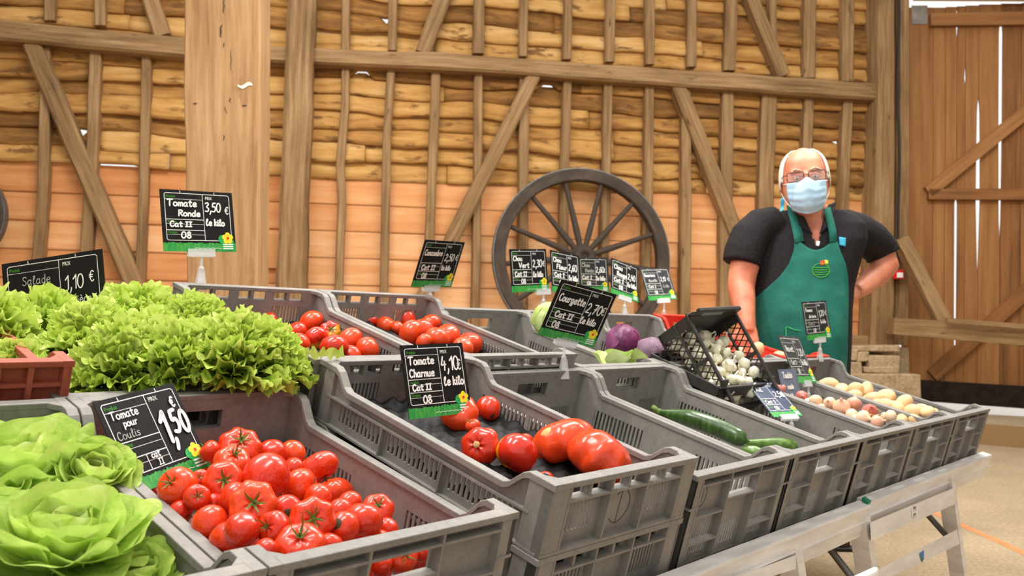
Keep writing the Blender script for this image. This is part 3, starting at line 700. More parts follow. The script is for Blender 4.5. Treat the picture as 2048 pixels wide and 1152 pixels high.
def circ(cx, cy, rx, ry, a0=0, a1=360, n=14): return [(cx + rx * math.cos(math.radians(a0 + (a1 - a0) * i / n)), cy + ry * math.sin(math.radians(a0 + (a1 - a0) * i / n))) for i in range(n + 1)]
def penmark(T, strokes, y=.0171, wd_=.0016):
    b = MB()
    for s_ in strokes: stroke(b, s_, wd_)
    b.v = [(p[0], y, p[1]) for p in b.v]
    return b.build('pen_mark', 'pen_mark', T)
penmark(crC, [[(.205, .016), (.206, .05), (.208, .078)], [(.185, .026), (.196, .018), (.212, .017), (.23, .03), (.235, .048), (.226, .066), (.21, .073), (.195, .066)]])
penmark(crD, [circ(.07, .137, .014, .02), [(.07, .125), (.0705, .15)]]); penmark(crD, [circ(.285, .15, .012, .018), [(.285, .14), (.2855, .16)]])
penmark(crE, [circ(.07, .15, .012, .016)])
# ---------------------------------------------------------------- trestle stand of aluminium
FPn = HH; FPp = S(0, .012, 0)
def fp(x, y, off=0.): return onplane(x, y, FPp + HH * off, FPn)
def deckplank(u0, u1, v0, v1, label, us=None):
    T = thing('display_stand', label, 'market stand', [*(S((u0 + u1) / 2, (v0 + v1) / 2, -.25)[:2]), 0.])
    b0 = np.array(T.location); W0 = -H2 - .012
    b = MB(); b.hexa([S(u0, v1, W0 - .02) - b0, S(u1, v1, W0 - .02) - b0, S(u1, v0, W0 - .02) - b0, S(u0, v0, W0 - .02) - b0], [S(u0, v1, W0) - b0, S(u1, v1, W0) - b0, S(u1, v0, W0) - b0, S(u0, v0, W0) - b0])
    if us is not None:
        b = MB()
        for a_, c_, o_ in ((u0, us, .030), (us, u1, 0)):
            Wd_ = W0 - o_; b.hexa([S(a_, v1, Wd_ - .02) - b0, S(c_, v1, Wd_ - .02) - b0, S(c_, v0, Wd_ - .02) - b0, S(a_, v0, Wd_ - .02) - b0], [S(a_, v1, Wd_) - b0, S(c_, v1, Wd_) - b0, S(c_, v0, Wd_) - b0, S(a_, v0, Wd_) - b0])
    b.build('deck', 'aluminium', T)
    return T, b0
def profile_beam(T, b0, u0, u1, vf, wt, wb):
    b = MB(); q = [(vf - .030, wt), (vf, wt), (vf + .002, wt - .004), (vf + .002, (wt + wb) / 2 + .003), (vf + .006, (wt + wb) / 2), (vf + .002, (wt + wb) / 2 - .003), (vf + .002, wb), (vf - .03, wb), (vf - .03, wt)]
    b.grid([[S(u_, v, w_) - b0 for v, w_ in q] for u_ in (u0, u1)], smooth=False, flip=False)
    for u_, fl_ in ((u0, 0), (u1, 1)):
        b.add([S(u_, v, w_) - b0 for v, w_ in q[:-1]], [tuple(range(8))[::-1] if fl_ else tuple(range(8))])
    return b.build('front_beam', 'aluminium', T)
def pboard(T, b0, pts, off, th_, name='cross_board', mat='aluminium'):
    b = MB(); b.hexa([fp(x, y, off) - b0 for x, y in pts], [fp(x, y, off + th_) - b0 for x, y in pts]); return b.build(name, mat, T)
def leg(T, b0, p0, p1, w0, off=-.02):
    A, B = fp(*p0, off), fp(*p1, off); d = unit(B - A); Bf = A + d * (A[2] / -d[2]) if d[2] < 0 else B
    Bf[2] = max(Bf[2], .0); ax = U; hw = w0 / 2; b = MB()
    b.hexa([Bf - ax * hw - b0 - HH * .045, Bf + ax * hw - b0 - HH * .045, Bf + ax * hw - b0, Bf - ax * hw - b0], [A - ax * hw - b0 - HH * .045, A + ax * hw - b0 - HH * .045, A + ax * hw - b0, A - ax * hw - b0])
    return b.build('leg', 'aluminium', T)
T1, b1 = deckplank(.868, 2.06, -1.22, .0, 'right aluminium market stand under the potato and onion crates')
profile_beam(T1, b1, .866, 2.07, .034, -.165, -.243)
leg(T1, b1, (1733, 1020), (1752, 1152), .035); leg(T1, b1, (1905, 950), (1932, 1152), .035)
pboard(T1, b1, [(1742, 1082), (1909, 1009), (1907, 976), (1740, 1045)], -.018, .014); pboard(T1, b1, [(1755, 1166), (1919, 1088), (1914, 1059), (1750, 1142)], -.018, .014)
def rearlegs(T, b0, u0, u1):
    for u_ in (u0, u1):
        for v_, top in ((-1.1, -.23),):
            A = S(u_, v_, top); b = MB(); b.tube([A - b0, np.array([A[0], A[1] + .05, 0]) - b0], .016, 8); b.build('leg', 'grey_steel', T)
rearlegs(T1, b1, 1.0, 1.95)
T2, b2 = deckplank(-1.30, .862, -1.22, .0, 'left aluminium market stand under the tomato crates', -.435)
profile_beam(T2, b2, -1.35, .862, .042, -.168, -.25)
leg(T2, b2, (1594, 1078), (1606, 1152), .035); leg(T2, b2, (1030, 1240), (1030, 1400), .035); leg(T2, b2, (150, 1700), (150, 2300), .035)
pboard(T2, b2, [(1455, 1178), (1592, 1138), (1592, 1110), (1455, 1160)], -.018, .014)
rearlegs(T2, b2, -1.1, .3)
# folding stays seen beneath the beams
for T, b0, p0, p1 in ((T2, b2, (1640, 1072), (1706, 1158)), (T1, b1, (1826, 996), (1896, 1075))):
    b = MB(); A, B = at(p0[0], p0[1], fp(*p0)[1] + .32), at(p1[0], p1[1], fp(*p1)[1] + .12); b.tube([A - b0, B - b0], .010, 4); b.build('folding_stay', 'grey_steel', T)
# small marks on the stand
def ptext(T, b0, quad, off, name, mat): pboard(T, b0, quad, off, .001, name, mat)
def dig3(cx, cy, s_):
    return [[(cx - .5 * s_, cy + .8 * s_), (cx + .2 * s_, cy + s_), (cx + .5 * s_, cy + .55 * s_), (cx - .05 * s_, cy + .1 * s_), (cx + .5 * s_, cy - .4 * s_), (cx + .1 * s_, cy - s_), (cx - .5 * s_, cy - .75 * s_)]]
cA, cB = fp(1825, 1024, -.003), fp(1837, 1018, -.003)
stk = pboard(T1, b1, [(1824, 1036), (1836, 1031), (1834, 1013), (1823, 1018)], -.0035, .0008, 'number_sticker', 'white_plastic')
c_ = fp(1829.5, 1024.5, -.0024); nb_ = MB(); X_ = fp(1833, 1023, -.0024) - c_; X_ /= np.linalg.norm(X_); Z_ = np.array([0, 0, 1.])
m2 = MB()
for ox in (-.009, .009):
    for s_ in dig3(ox, 0, .011): stroke(m2, [(-p[1], p[0]) for p in s_], .003)
m2.v = [tuple(c_ - b1 + X_ * p[0] + Z_ * p[1]) for p in m2.v]; m2.build('number', 'pen_mark', T1)
pboard(T1, b1, [(1843, 1122), (1848, 1119), (1848, 1101), (1839, 1107)], -.0035, .0008, 'logo', 'logo_blue'); pboard(T1, b1, [(1840, 1112), (1847, 1117), (1845, 1126), (1842, 1118)], -.003, .0008, 'logo', 'tape_green')
tb = MB(); tb.hexa([S(.852, .036, -.170) - b1, S(.872, .036, -.170) - b1, S(.872, .02, -.164) - b1, S(.852, .02, -.164) - b1], [S(.852, .038, -.160) - b1, S(.872, .038, -.160) - b1, S(.872, .02, -.156) - b1, S(.852, .02, -.156) - b1]); tb.build('tape', 'tape_green', T1)
# thin white plastic panel standing in front of the stand
wb_ = MB(); A, B = at(1700, 1153, 1.75), at(1758, 1135, 1.80); z1 = float(B[2]); bz = np.array([(A[0] + B[0]) / 2, (A[1] + B[1]) / 2, 0])
wb_.hexa([np.array([A[0], A[1], 0]) - bz, np.array([B[0], B[1], 0]) - bz, np.array([B[0] + .01, B[1] + .03, 0]) - bz, np.array([A[0] + .01, A[1] + .03, 0]) - bz],
         [np.array([A[0], A[1], z1 - .014]) - bz, np.array([B[0], B[1], z1]) - bz, np.array([B[0] + .01, B[1] + .03, z1]) - bz, np.array([A[0] + .01, A[1] + .03, z1 - .014]) - bz])
o = wb_.build('white_panel', 'white_plastic', None, .012, 4); o.location = bz; tag(o, 'white plastic panel only its top corner visible at the bottom edge', 'bin')
# ---------------------------------------------------------------- price signs
GL = {
'T': [[(0, 5.6), (1.6, 6), (4, 6)], [(2.1, 6), (1.9, 3), (2, 0)]], 'o': [circ(1.4, 1.7, 1.3, 1.75, 80, 440, 10)],
'm': [[(.3, 3.3), (.3, 0)], [(.3, 2.2), (1.1, 3.4), (1.8, 2.6), (1.8, 0)], [(1.8, 2.2), (2.7, 3.4), (3.4, 2.6), (3.5, 0)]],
'a': [[(2.5, 3), (1.4, 3.5), (.3, 2.3), (.4, .6), (1.4, 0), (2.4, 1.2)], [(2.6, 3.4), (2.5, .8), (3.1, 0)]],
't': [[(1.1, 5.4), (1, .9), (1.6, 0), (2.4, .5)], [(0, 3.7), (2.3, 3.8)]], 'e': [[(.4, 1.7), (2.5, 2.1), (2.2, 3.3), (1.2, 3.5), (.3, 2.2), (.5, .6), (1.5, 0), (2.8, .6)]],
'R': [[(.4, 6), (.4, 0)], [(.4, 5.8), (2.6, 5.8), (2.8, 4), (.5, 3.2)], [(1.2, 3.2), (3.2, 0)]], 'n': [[(.3, 3.4), (.3, 0)], [(.3, 2), (1.3, 3.4), (2.3, 2.6), (2.4, 0)]],
'd': [[(2.4, 3), (1.3, 3.4), (.3, 2.2), (.5, .5), (1.5, 0), (2.4, 1)], [(2.6, 6), (2.5, 1), (2.9, 0)]], 'p': [[(.4, 3.4), (.4, -2)], [(.4, 2.6), (1.4, 3.5), (2.5, 2.6), (2.4, .8), (1.4, 0), (.5, .6)]],
'u': [[(.3, 3.4), (.4, .8), (1.3, 0), (2.3, 1)], [(2.4, 3.4), (2.4, .7), (2.9, 0)]], 'r': [[(.3, 3.4), (.4, 0)], [(.4, 2.2), (1.2, 3.3), (2.1, 3.2)]],
'C': [[(3, 5), (2, 6), (.6, 5), (.2, 2.6), (.9, .4), (2, 0), (3.1, .8)]], 'l': [[(.5, 2), (1.5, 5), (1.1, 6), (.6, 5), (.6, .8), (1.3, 0), (1.8, .5)]], 'i': [[(.5, 3.4), (.5, .6), (1, 0)], [(.5, 4.7), (.6, 5.1)]],
's': [[(2.2, 3.2), (1, 3.5), (.4, 2.6), (1.8, 1.5), (1.9, .4), (.9, 0), (.1, .6)]], 'h': [[(.5, 6), (.4, 0)], [(.4, 2), (1.4, 3.4), (2.3, 2.6), (2.4, 0)]],
'c': [[(2.3, 3), (1.3, 3.5), (.3, 2.3), (.5, .5), (1.5, 0), (2.5, .6)]], 'b': [[(.5, 6), (.4, .4), (1.4, 0), (2.5, 1), (2.3, 2.8), (1.2, 3.2), (.5, 2)]],
'g': [[(2.4, 3), (1.3, 3.5), (.3, 2.3), (.6, .6), (1.6, .5), (2.4, 1.6), (2.5, 3.3), (2.4, -1), (1.4, -2), (.2, -1.2), (1.4, -.2), (3, .6)]], 'k': [[(.4, 6), (.4, 0)], [(2.2, 3.6), (.5, 1.6)], [(1, 2.1), (2.5, 0)]],
'S': [[(3, 5.2), (1.8, 6), (.5, 5), (1.2, 3.4), (2.7, 2.2), (2.6, .6), (1.4, 0), (.1, .8)]], 'V': [[(0, 6), (1.6, 0)], [(1.6, 0), (3.4, 6)]], 'v': [[(.1, 3.4), (1.2, 0), (2.5, 3.5)]], 'F': [[(.5, 6), (.4, 0)], [(.4, 5.9), (3, 6)], [(.4, 3.2), (2.3, 3.3)]],
'P': [[(.5, 6), (.4, 0)], [(.4, 5.8), (2.4, 5.8), (2.7, 4), (.5, 3)]], 'N': [[(.3, 0), (.4, 6)], [(.4, 6), (2.9, 0)], [(2.9, 0), (3, 6)]], 'w': [[(.1, 3.4), (.9, 0), (1.7, 2.6), (2.5, 0), (3.3, 3.5)]],
'I': [[(.3, 5.6), (2.3, 5.6)], [(1.3, 5.6), (1.2, .2)], [(.2, .2), (2.3, .3)]], '0': [circ(1.5, 3, 1.4, 3, 90, 450, 12)], '8': [[(2.4, 5), (1.4, 6), (.4, 4.8), (1.5, 3.2), (2.7, 1.5), (1.5, 0), (.2, 1.4), (1.4, 3), (2.4, 5)]],
'1': [[(.2, 4.2), (1.6, 6)], [(1.6, 6), (1.6, 0)]], '2': [[(.3, 4.8), (1.3, 6), (2.5, 5), (2.2, 3.2), (.2, .2)], [(.2, .2), (2.9, .2)]], '3': [[(.3, 5.4), (1.6, 6), (2.5, 4.9), (1.1, 3.3), (2.6, 2), (2, .3), (.2, .4)]],
'4': [[(1.2, 6), (.2, 2.4)], [(.2, 2.4), (2.8, 2.6)], [(2.1, 4), (2, 0)]], '5': [[(2.7, 6), (.8, 5.8)], [(.8, 5.8), (.6, 3.4), (2, 3.6), (2.7, 2), (1.8, .2), (.2, .4)]], '6': [[(2.3, 6), (.8, 4.2), (.3, 1.8), (1.3, 0), (2.6, 1.2), (2, 3), (.5, 2.2)]],
'7': [[(.1, 5.8), (2.8, 6)], [(2.8, 6), (1, 0)], [(.9, 3), (2.5, 3.1)]], ',': [[(.8, .6), (.7, -.4), (.2, -1.6)]], '€': [[(2.9, 4.9), (2, 5.6), (.9, 4.6), (.6, 2.6), (1, .8), (2, 0), (3, .8)], [(-.1, 3.4), (2.2, 3.5)], [(-.1, 2.3), (2, 2.4)]],
'é': [[(.4, 1.7), (2.5, 2.1), (2.2, 3.3), (1.2, 3.5), (.3, 2.2), (.5, .6), (1.5, 0), (2.8, .6)], [(1.2, 4.4), (2, 5.6)]], 'è': [[(.4, 1.7), (2.5, 2.1), (2.2, 3.3), (1.2, 3.5), (.3, 2.2), (.5, .6), (1.5, 0), (2.8, .6)], [(1.7, 4.4), (1, 5.6)]],
'L': [[(.8, 3), (1.6, 5.4), (1.1, 6), (.5, 4.6), (.5, .8), (1.2, 0), (2.2, .7)]], 'A': [[(.1, 0), (1.6, 6)], [(1.6, 6), (3.1, 0)], [(.6, 2), (2.6, 2.1)]], '/': [[(.2, -.6), (1.6, 6.2)]],
'ï': [[(.5, 3.4), (.5, .6), (1, 0)], [(.1, 4.8), (.15, 5.2)], [(1, 4.8), (1.05, 5.2)]]}
def hand(b, txt, x, y, h, wd_, asp=1., slant=.06, z=.0009):
    """handwriting: x, y in metres at the baseline start, h = cap height"""
    s_ = h / 6
    for ch in txt:
        if ch == ' ': x += 1.8 * s_ * asp; continue
        g = GL[ch]; mx = max(p[0] for st_ in g for p in st_)
        for st_ in g:
            pts = [(x + (p[0] + p[1] * slant) * s_ * asp, y + p[1] * s_) for p in st_]
            if len(pts) == 2: pts = [pts[0], ((pts[0][0] + pts[1][0]) / 2 + .0002, (pts[0][1] + pts[1][1]) / 2), pts[1]]
            stroke(b, pts, wd_, z, 4)
        x += (mx + .75) * s_ * asp
    return x
_tx = {}
def printed(b, txt, x, y, h, z=.0008):
    if txt not in _tx:
        cu = bpy.data.curves.new('t', 'FONT'); cu.body = txt; cu.size = 1; cu.resolution_u = 2
        ob = bpy.data.objects.new('t', cu); COL.objects.link(ob); bpy.context.view_layer.update()
        me = bpy.data.meshes.new_from_object(ob.evaluated_get(bpy.context.evaluated_depsgraph_get()))
        _tx[txt] = ([tuple(v.co) for v in me.vertices], [tuple(p.vertices) for p in me.polygons])
        bpy.data.objects.remove(ob); bpy.data.curves.remove(cu); bpy.data.meshes.remove(me)
    vs, fs = _tx[txt]; b.add([(x + p[0] * h * .82, y + p[1] * h, z) for p in vs], fs)
SMATS = ['sign_black', 'white_ink', 'green_ink', 'sign_grass', 'badge_green', 'flower_yellow', 'flower_red', 'faint_ink', 'sign_slate', 'sign_blue', 'sign_navy']
def disc(b, cx, cy, r, z, n=12): b.add([(cx + r * math.cos(2 * math.pi * i / n), cy + r * math.sin(2 * math.pi * i / n), z) for i in range(n)], [tuple(range(n))])
def sign(key, label, X0, X, Y, w, h, texts, board=0, style=0, ink=.0026, clip=.05, flower=True, clipx=0., clipdown=None, group='price signs'):
    """texts: (string, x, y, height, width, material, aspect) in fractions of the card"""
    X, Y = unit(X), np.array(Y, float); Y = unit(Y - X * (Y @ X)); Z = np.cross(X, Y)
    T = thing('price_sign', label, 'price sign', frame(X0, X, Y, Z), group)
    b = MB(); b.m = board; b.box(-w / 2, w / 2, 0, h, -.0012, .0002)
    P = lambda x, y: ((x - .5) * w, y * h)
    def ln(x0, y0, x1, y1, t_=.0012, m=1, z=.0006): b.m = m; stroke(b, [P(x0, y0), P((x0 + x1) / 2, (y0 + y1) / 2), P(x1, y1)], t_, z, 1)
    if style < 2:
        b.m = 3; n = 40
        b.grid([[(*P(i / n, .0), .0005), (*P(i / n, .125 + .02 * hn(i * 1.9, len(label)) + (.012 if i % 2 else 0)), .0005)] for i in range(n + 1)], smooth=False, flip=True)
        b.m = 1; q = [(.055, .2), (.055, .925), (.075, .945), (.925, .945), (.945, .925), (.945, .2), (.925, .18), (.075, .18), (.055, .2)]
        for (xa, ya), (xc, yc) in zip(q[:-1], q[1:]): ln(xa, ya, xc, yc, .0013)
        xs = .57; ln(xs, .18, xs, .945); ln(.055, .85, xs, .85, .0007)
        ln(.055, .52, xs, .52, .0014); ln(.055, .445, xs, .445, .0006); ln(.055, .345, xs, .345, .0014); ln(.055, .272, xs, .272, .0006)
        if style == 1: ln(.31, .18, .31, .345, .0012)
        for x in (.27, .74): ln(x, .945, x - .003, .985, .0014)
        b.m = 2; printed(b, 'Produit', P(.075, 0)[0], P(0, .872)[1], h * .062); printed(b, 'Variété', P(.075, 0)[0], P(0, .462)[1], h * .06); printed(b, 'Origine', P(.075, 0)[0], P(0, .288)[1], h * .06)
        b.m = 1; printed(b, 'PRIX', P(.605, 0)[0], P(0, .86)[1], h * .07)
        stroke(b, [P(.42 + .035 * i, .05 + .012 * (i % 2)) for i in range(12)], .0009, .001, 2)
    if flower:
        fx, fy = (.885, .225) if flower is True else flower
        b.m = 4; x0, y0 = P(fx - .09, fy - .205); x1, y1 = P(fx + .085, fy - .06)
        b.add([(x0, y0, .0012), (x1, y0, .0012), (x1, y1 + .03 * h, .0012), (x0, y1 + .03 * h, .0012)], [(0, 1, 2, 3)]); disc(b, *P(fx - .075, fy - .02), .06 * w, .0013)
        b.m = 1
        for k in range(3): ln(fx - .07, fy - .175 + .035 * k, fx + .065, fy - .175 + .035 * k, .0026, 1, .0018)
        b.m = 5
        for k in range(5): a = math.radians(90 + 72 * k); disc(b, P(fx, fy)[0] + .046 * w * math.cos(a), P(fx, fy)[1] + .046 * w * math.sin(a), .036 * w, .0016 + k * .00003)
        disc(b, *P(fx, fy), .032 * w, .0019); b.m = 6; disc(b, *P(fx, fy), .02 * w, .0021)
    for (s_, x, y, hh, wd_, m_, asp) in texts:
        b.m = m_; hand(b, s_, *P(x, y), hh * h, ink * wd_, asp, z=.0023)
    b.build('card', SMATS, T)
    if clip:
        c = MB(); c.box(clipx - .034, clipx + .034, -.012, .010, -.005, -.0015); c.box(clipx - .034, clipx + .034, -.012, .006, .0026, .0045); c.box(clipx - .030, clipx + .030, -.014, -.008, -.005, .0045)
        cl = c.build('clip_bar', 'clear_plastic', T)
        R_ = frame(X0, X, Y, Z).to_3x3().inverted(); dn = np.array(R_ @ Vector((0, 0, -1))) if clipdown is None else np.array(R_ @ Vector([float(q) for q in clipdown]))
        dn = unit(dn); p0 = np.array([clipx, -.014, 0]); c = MB(); c.tube([p0, p0 + dn * clip * .35], [.004, .004], 8); c.ell(p0 + dn * clip * .42, (.0075, .0075, .0075), 10, 6); c.build('clip_joint', 'clear_plastic', cl)
        c = MB(); e1 = unit(np.cross(dn, (0, 0, 1.))); p1 = p0 + dn * clip * .45; p2 = p0 + dn * (clip + .012); e3 = np.cross(dn, e1)
        for s_ in (-1, 1):
            q = e3 * .006 * s_; o_ = e3 * .0016 * s_
            c.hexa([p1 - e1 * .007 + q * .4, p1 + e1 * .007 + q * .4, p1 + e1 * .007 + q * .4 + o_, p1 - e1 * .007 + q * .4 + o_], [p2 - e1 * .013 + q, p2 + e1 * .013 + q, p2 + e1 * .013 + q + o_, p2 - e1 * .013 + q + o_])
        m = (p1 * .45 + p2 * .55); c.tube([m - e1 * .006, m + e1 * .006], .0045, 8); c.build('clip_jaw', 'clear_plastic', cl)
    return T
G3 = lambda a, b_=None: [('Cat II', .1, .39, .085, 1, 1, 1.0), ('08', .24, .205, .09, 1, 1, 1.1)]
sign('ronde', 'black sign Tomate Ronde 3,50 clipped high on a crate before the oak post', (-.7545, 2.0656, 1.1024), (.6948, .7162, .0656), (-.119, .0245, .9926), .1834, .1486,
     [('Tomate', .08, .735, .105, 1.3, 1, 1.25), ('Ronde', .22, .575, .095, 1.3, 1, 1.35), ('Cat II', .1, .40, .085, 1.3, 1, 1.4), ('08', .24, .215, .10, 1.3, 1, 1.5), ('3,50', .59, .66, .15, 1.2, 1, .95), ('€', .87, .63, .13, .8, 1, .9), ('Le kilo', .59, .43, .105, 1.3, 1, .98)], clip=.068)
sign('salade', 'wide black sign Salade 1,10 half sunk behind the batavia lettuces', (-.9748, 1.8415, .8963), (.9662, -.2185, .1368), (-.1347, .0243, .9906), .2546, .1734,
     [('Salade', .20, .685, .105, .65, 7, 1.15), ('1,10', .62, .56, .17, 1., 1, 1.0), ('€', .86, .62, .14, .8, 1, .9), ('pièce', .69, .38, .10, .55, 1, 1.05)], clip=0)
sign('charnue', 'black sign Tomate Charnue 4,10 standing in the crate of large tomatoes', (-.1295, 1.6484, .7658), (.7457, .6654, .0357), (-.1733, .1419, .9746), .1503, .1403,
     [('Tomate', .08, .725, .105, 1.15, 1, 1.1), ('Charnue', .08, .555, .105, 1.15, 1, 1.0), ('Cat II', .1, .37, .085, 1.2, 1, 1.2), ('08', .24, .19, .105, 1.15, 1, 1.2), ('4,10', .585, .62, .19, 1.2, 1, .92), ('€', .85, .62, .15, .8, 1, .8), ('Le kilo', .60, .41, .115, 1.25, 1, .95)], clip=0)
sign('coulis', 'black sign Tomate pour coulis 1,50 leaning in the foreground tomato crate', (-.4945, 1.2806, .7036), (.3748, .9187, .1245), (-.4766, .0757, .8759), .1531, .1459,
     [('Tomate', .09, .765, .085, .75, 1, 1.1), ('pour', .2, .67, .075, .7, 1, 1.1), ('Coulis', .08, .55, .085, .5, 7, 1.1), ('08', .12, .19, .085, .6, 1, .85), ('cat', .35, .285, .07, .7, 1, 1.0), ('II', .40, .195, .07, .6, 1, 1.0), ('1', .60, .38, .34, 2.6, 1, .8), (',', .69, .37, .3, 2.4, 1, .8), ('5', .745, .46, .25, 2.4, 1, .75), ('0', .865, .44, .24, 2.3, 1, .75), ('€', .84, .74, .12, 1.1, 1, .8)], style=1, clip=0)
sign('concombre', 'black sign Concombre 2,50 clipped to the right crate of round tomatoes', (-.2467, 2.6181, 1.0497), (.6199, .7837, .0403), (.2833, -.2714, .9198), .1769, .1506,
     [('Concombre', .08, .685, .115, 1.2, 1, .86), ('Cat II', .1, .375, .105, 1.4, 1, 1.2), ('08', .16, .195, .11, 1.3, 1, 1.1), ('2,50', .6, .58, .15, 1.15, 1, .9), ('€', .87, .6, .13, .8, 1, .8), ('Le kilo', .59, .38, .10, 1.2, 1, .85)], clip=.028)
sign('courgette', 'tilted black sign Courgette 2,70 clipped behind the nearly empty grey crate', (.1396, 2.1535, .9029), (.824, .5388, -.1751), (.3535, -.2474, .9021), .1779, .1507,
     [('Courgette', .08, .66, .125, 1.3, 1, .85), ('Cat II', .12, .38, .10, 1.4, 1, 1.2), ('08', .14, .195, .11, 1.2, 1, 1.2), ('2,70', .585, .57, .17, 1.2, 1, .95), ('€', .86, .59, .15, .8, 1, .85), ('Le kilo', .57, .37, .115, 1.3, 1, .9)], clip=.07)
sign('vert', 'black sign Chou Vert 2,30 left of the row of five before the wheel', (.0655, 2.9981, 1.056), (.7611, .6442, .0758), (-.086, -.0156, .9962), .1722, .1498,
     [('Chou', .08, .725, .11, 1.3, 1, 1.1), ('Vert', .22, .56, .12, 1.4, 1, 1.2), ('Cat II', .1, .36, .11, 1.5, 1, 1.1), ('08', .26, .19, .11, 1.3, 1, 1.1), ('2,30', .59, .57, .17, 1.3, 1, .9), ('€', .87, .59, .13, .9, 1, .75), ('Le kilo', .59, .34, .12, 1.5, 1, .82)], clip=.05, clipx=.06)
sign('fleur', 'black sign Chou Fleur 2,60 second of the row of five before the wheel', (.2002, 3.1183, 1.0549), (.7322, .6776, -.0686), (-.0621, .1667, .9841), .1534, .1548,
     [('Chou', .08, .73, .11, 1.3, 1, 1.1), ('Fleur', .18, .57, .11, 1.4, 1, 1.2), ('Cat I', .1, .37, .11, 1.5, 1, 1.2), ('08', .26, .19, .11, 1.3, 1, 1.1), ('2,60', .59, .57, .16, 1.3, 1, .95), ('Le kilo', .59, .34, .12, 1.5, 1, .82)], clip=.05)
sign('pointu', 'slate coloured sign Chou Pointu 2,60 with faint writing in the middle of the row', (.3122, 3.2178, 1.0693), (.7791, -.6258, -.0387), (-.0935, -.1771, .9797), .1277, .1281,
     [('Chou', .1, .73, .11, 1.1, 7, 1.15), ('Pointu', .22, .57, .10, 1.1, 7, 1.0), ('Cat I', .1, .36, .11, 1.4, 1, 1.2), ('08', .26, .19, .11, 1.3, 1, 1.1), ('2,60', .59, .57, .16, 1.3, 1, .9), ('€', .87, .57, .12, .8, 1, .75), ('Le kilo', .59, .34, .12, 1.4, 1, .82)], board=8, clip=.06)
sign('rouge', 'skewed black sign Chou Rouge 2,40 above the red cabbage crate', (.4489, 3.3986, 1.0534), (.8042, .5506, -.2239), (.029, .3398, .94), .149, .1526,
     [('Chou', .1, .73, .12, 1.4, 1, 1.1), ('Rouge', .2, .555, .12, 1.4, 1, 1.0), ('Cat I', .1, .37, .11, 1.5, 1, 1.2), ('08', .28, .19, .11, 1.4, 1, 1.1), ('2,40', .6, .55, .16, 1.3, 1, .85), ('Le kilo', .59, .34, .12, 1.5, 1, .82)], clip=.05)
sign('nouvelle', 'smaller dark sign 2,10 clipped to the rear edge of the red crate', (.6412, 3.6187, 1.0544), (.8502, .5219, .0685), (-.2413, .2707, .9319), .1573, .1462,
     [('Pomme terre', .08, .73, .09, .9, 1, .72), ('Nouvelle', .18, .57, .08, .9, 7, .9), ('Cat I', .12, .38, .09, .8, 1, 1.2), ('08', .28, .19, .10, .8, 1, 1.0), ('2,10', .6, .58, .13, .9, 1, .9), ('€', .86, .58, .12, .7, 1, .8), ('Le kilo', .63, .38, .09, .6, 7, .8)], board=8, clip=.085)
sign('terre', 'dark sign 1,20 standing upright in front of the green apron', (1.1915, 3.3042, .907), (.8145, .5762, .0678), (-.1359, .0759, .9878), .1559, .1487,
     [('Pommes', .09, .73, .09, .8, 1, .9), ('de terre', .2, .57, .08, .8, 1, .9), ('Cat I', .14, .38, .08, .8, 7, 1.2), ('08', .3, .19, .10, .8, 1, 1.0), ('1,20', .6, .60, .15, .9, 1, .85), ('€', .86, .62, .12, .7, 1, .8), ('Le kilo', .63, .41, .09, .8, 1, .8)], board=8, clip=.06)
sign('navet', 'leaning dark sign Navet 2,20 between the onion crate and the red crate', (1.0249, 2.9597, .7598), (.6293, .7763, -.0355), (-.289, .2762, .9166), .1968, .1734,
     [('Navet', .1, .66, .13, 1.1, 1, 1.1), ('Cat I', .12, .39, .09, .9, 1, 1.2), ('08', .28, .2, .10, .9, 1, 1.0), ('2,20', .6, .58, .15, 1., 1, .85), ('€', .87, .6, .12, .7, 1, .7), ('Le kilo', .6, .38, .12, 1.2, 1, .8)], board=8, clip=.06)
sign('tombe', 'narrow blue grey sign with 1,60 written large in front of the navet sign', (.9169, 2.7619, .6993), (.7006, .7136, -.0053), (-.1585, .1628, .9738), .1217, .1187,
     [('Tombés', .14, .76, .15, 1.2, 1, 1.0), ('rosés', .3, .46, .12, 1.3, 1, 1.1), ('1,60', .2, .12, .2, 1.2, 1, .95), ('/', .66, .1, .2, .8, 1, .9), ('kg', .74, .14, .14, .8, 1, .8)], board=9, style=2, flower=False, clip=.0, ink=.0038)
# sign lying back in the black tray
Zl = unit(np.array([.30, -.55, .78])); P4 = [onplane(x, y, at(1540, 800, 2.56), Zl) for x, y in ((1477, 769), (1522, 770.5), (1604.4, 830.3), (1549, 836))]
Yl = unit((P4[0] + P4[1]) - (P4[2] + P4[3])); Xl = unit((P4[1] - P4[0]) + (P4[2] - P4[3])); LW = float(np.linalg.norm(P4[2] - P4[3])); LH = float(np.linalg.norm((P4[0] + P4[1]) - (P4[2] + P4[3])) / 2)
sign('lying', 'dark blue sign lying on its back in the black tray of garlic', (P4[2] + P4[3]) / 2, Xl, Yl, LW, LH, [('Ail', .1, .72, .12, 1, 1, 1.1), ('Cat I', .1, .37, .09, .8, 1, 1.2), ('08', .26, .19, .10, .8, 1, 1.0), ('2,50', .6, .55, .16, .9, 1, .85), ('€', .87, .57, .12, .7, 1, .7)], board=10, clip=.03)
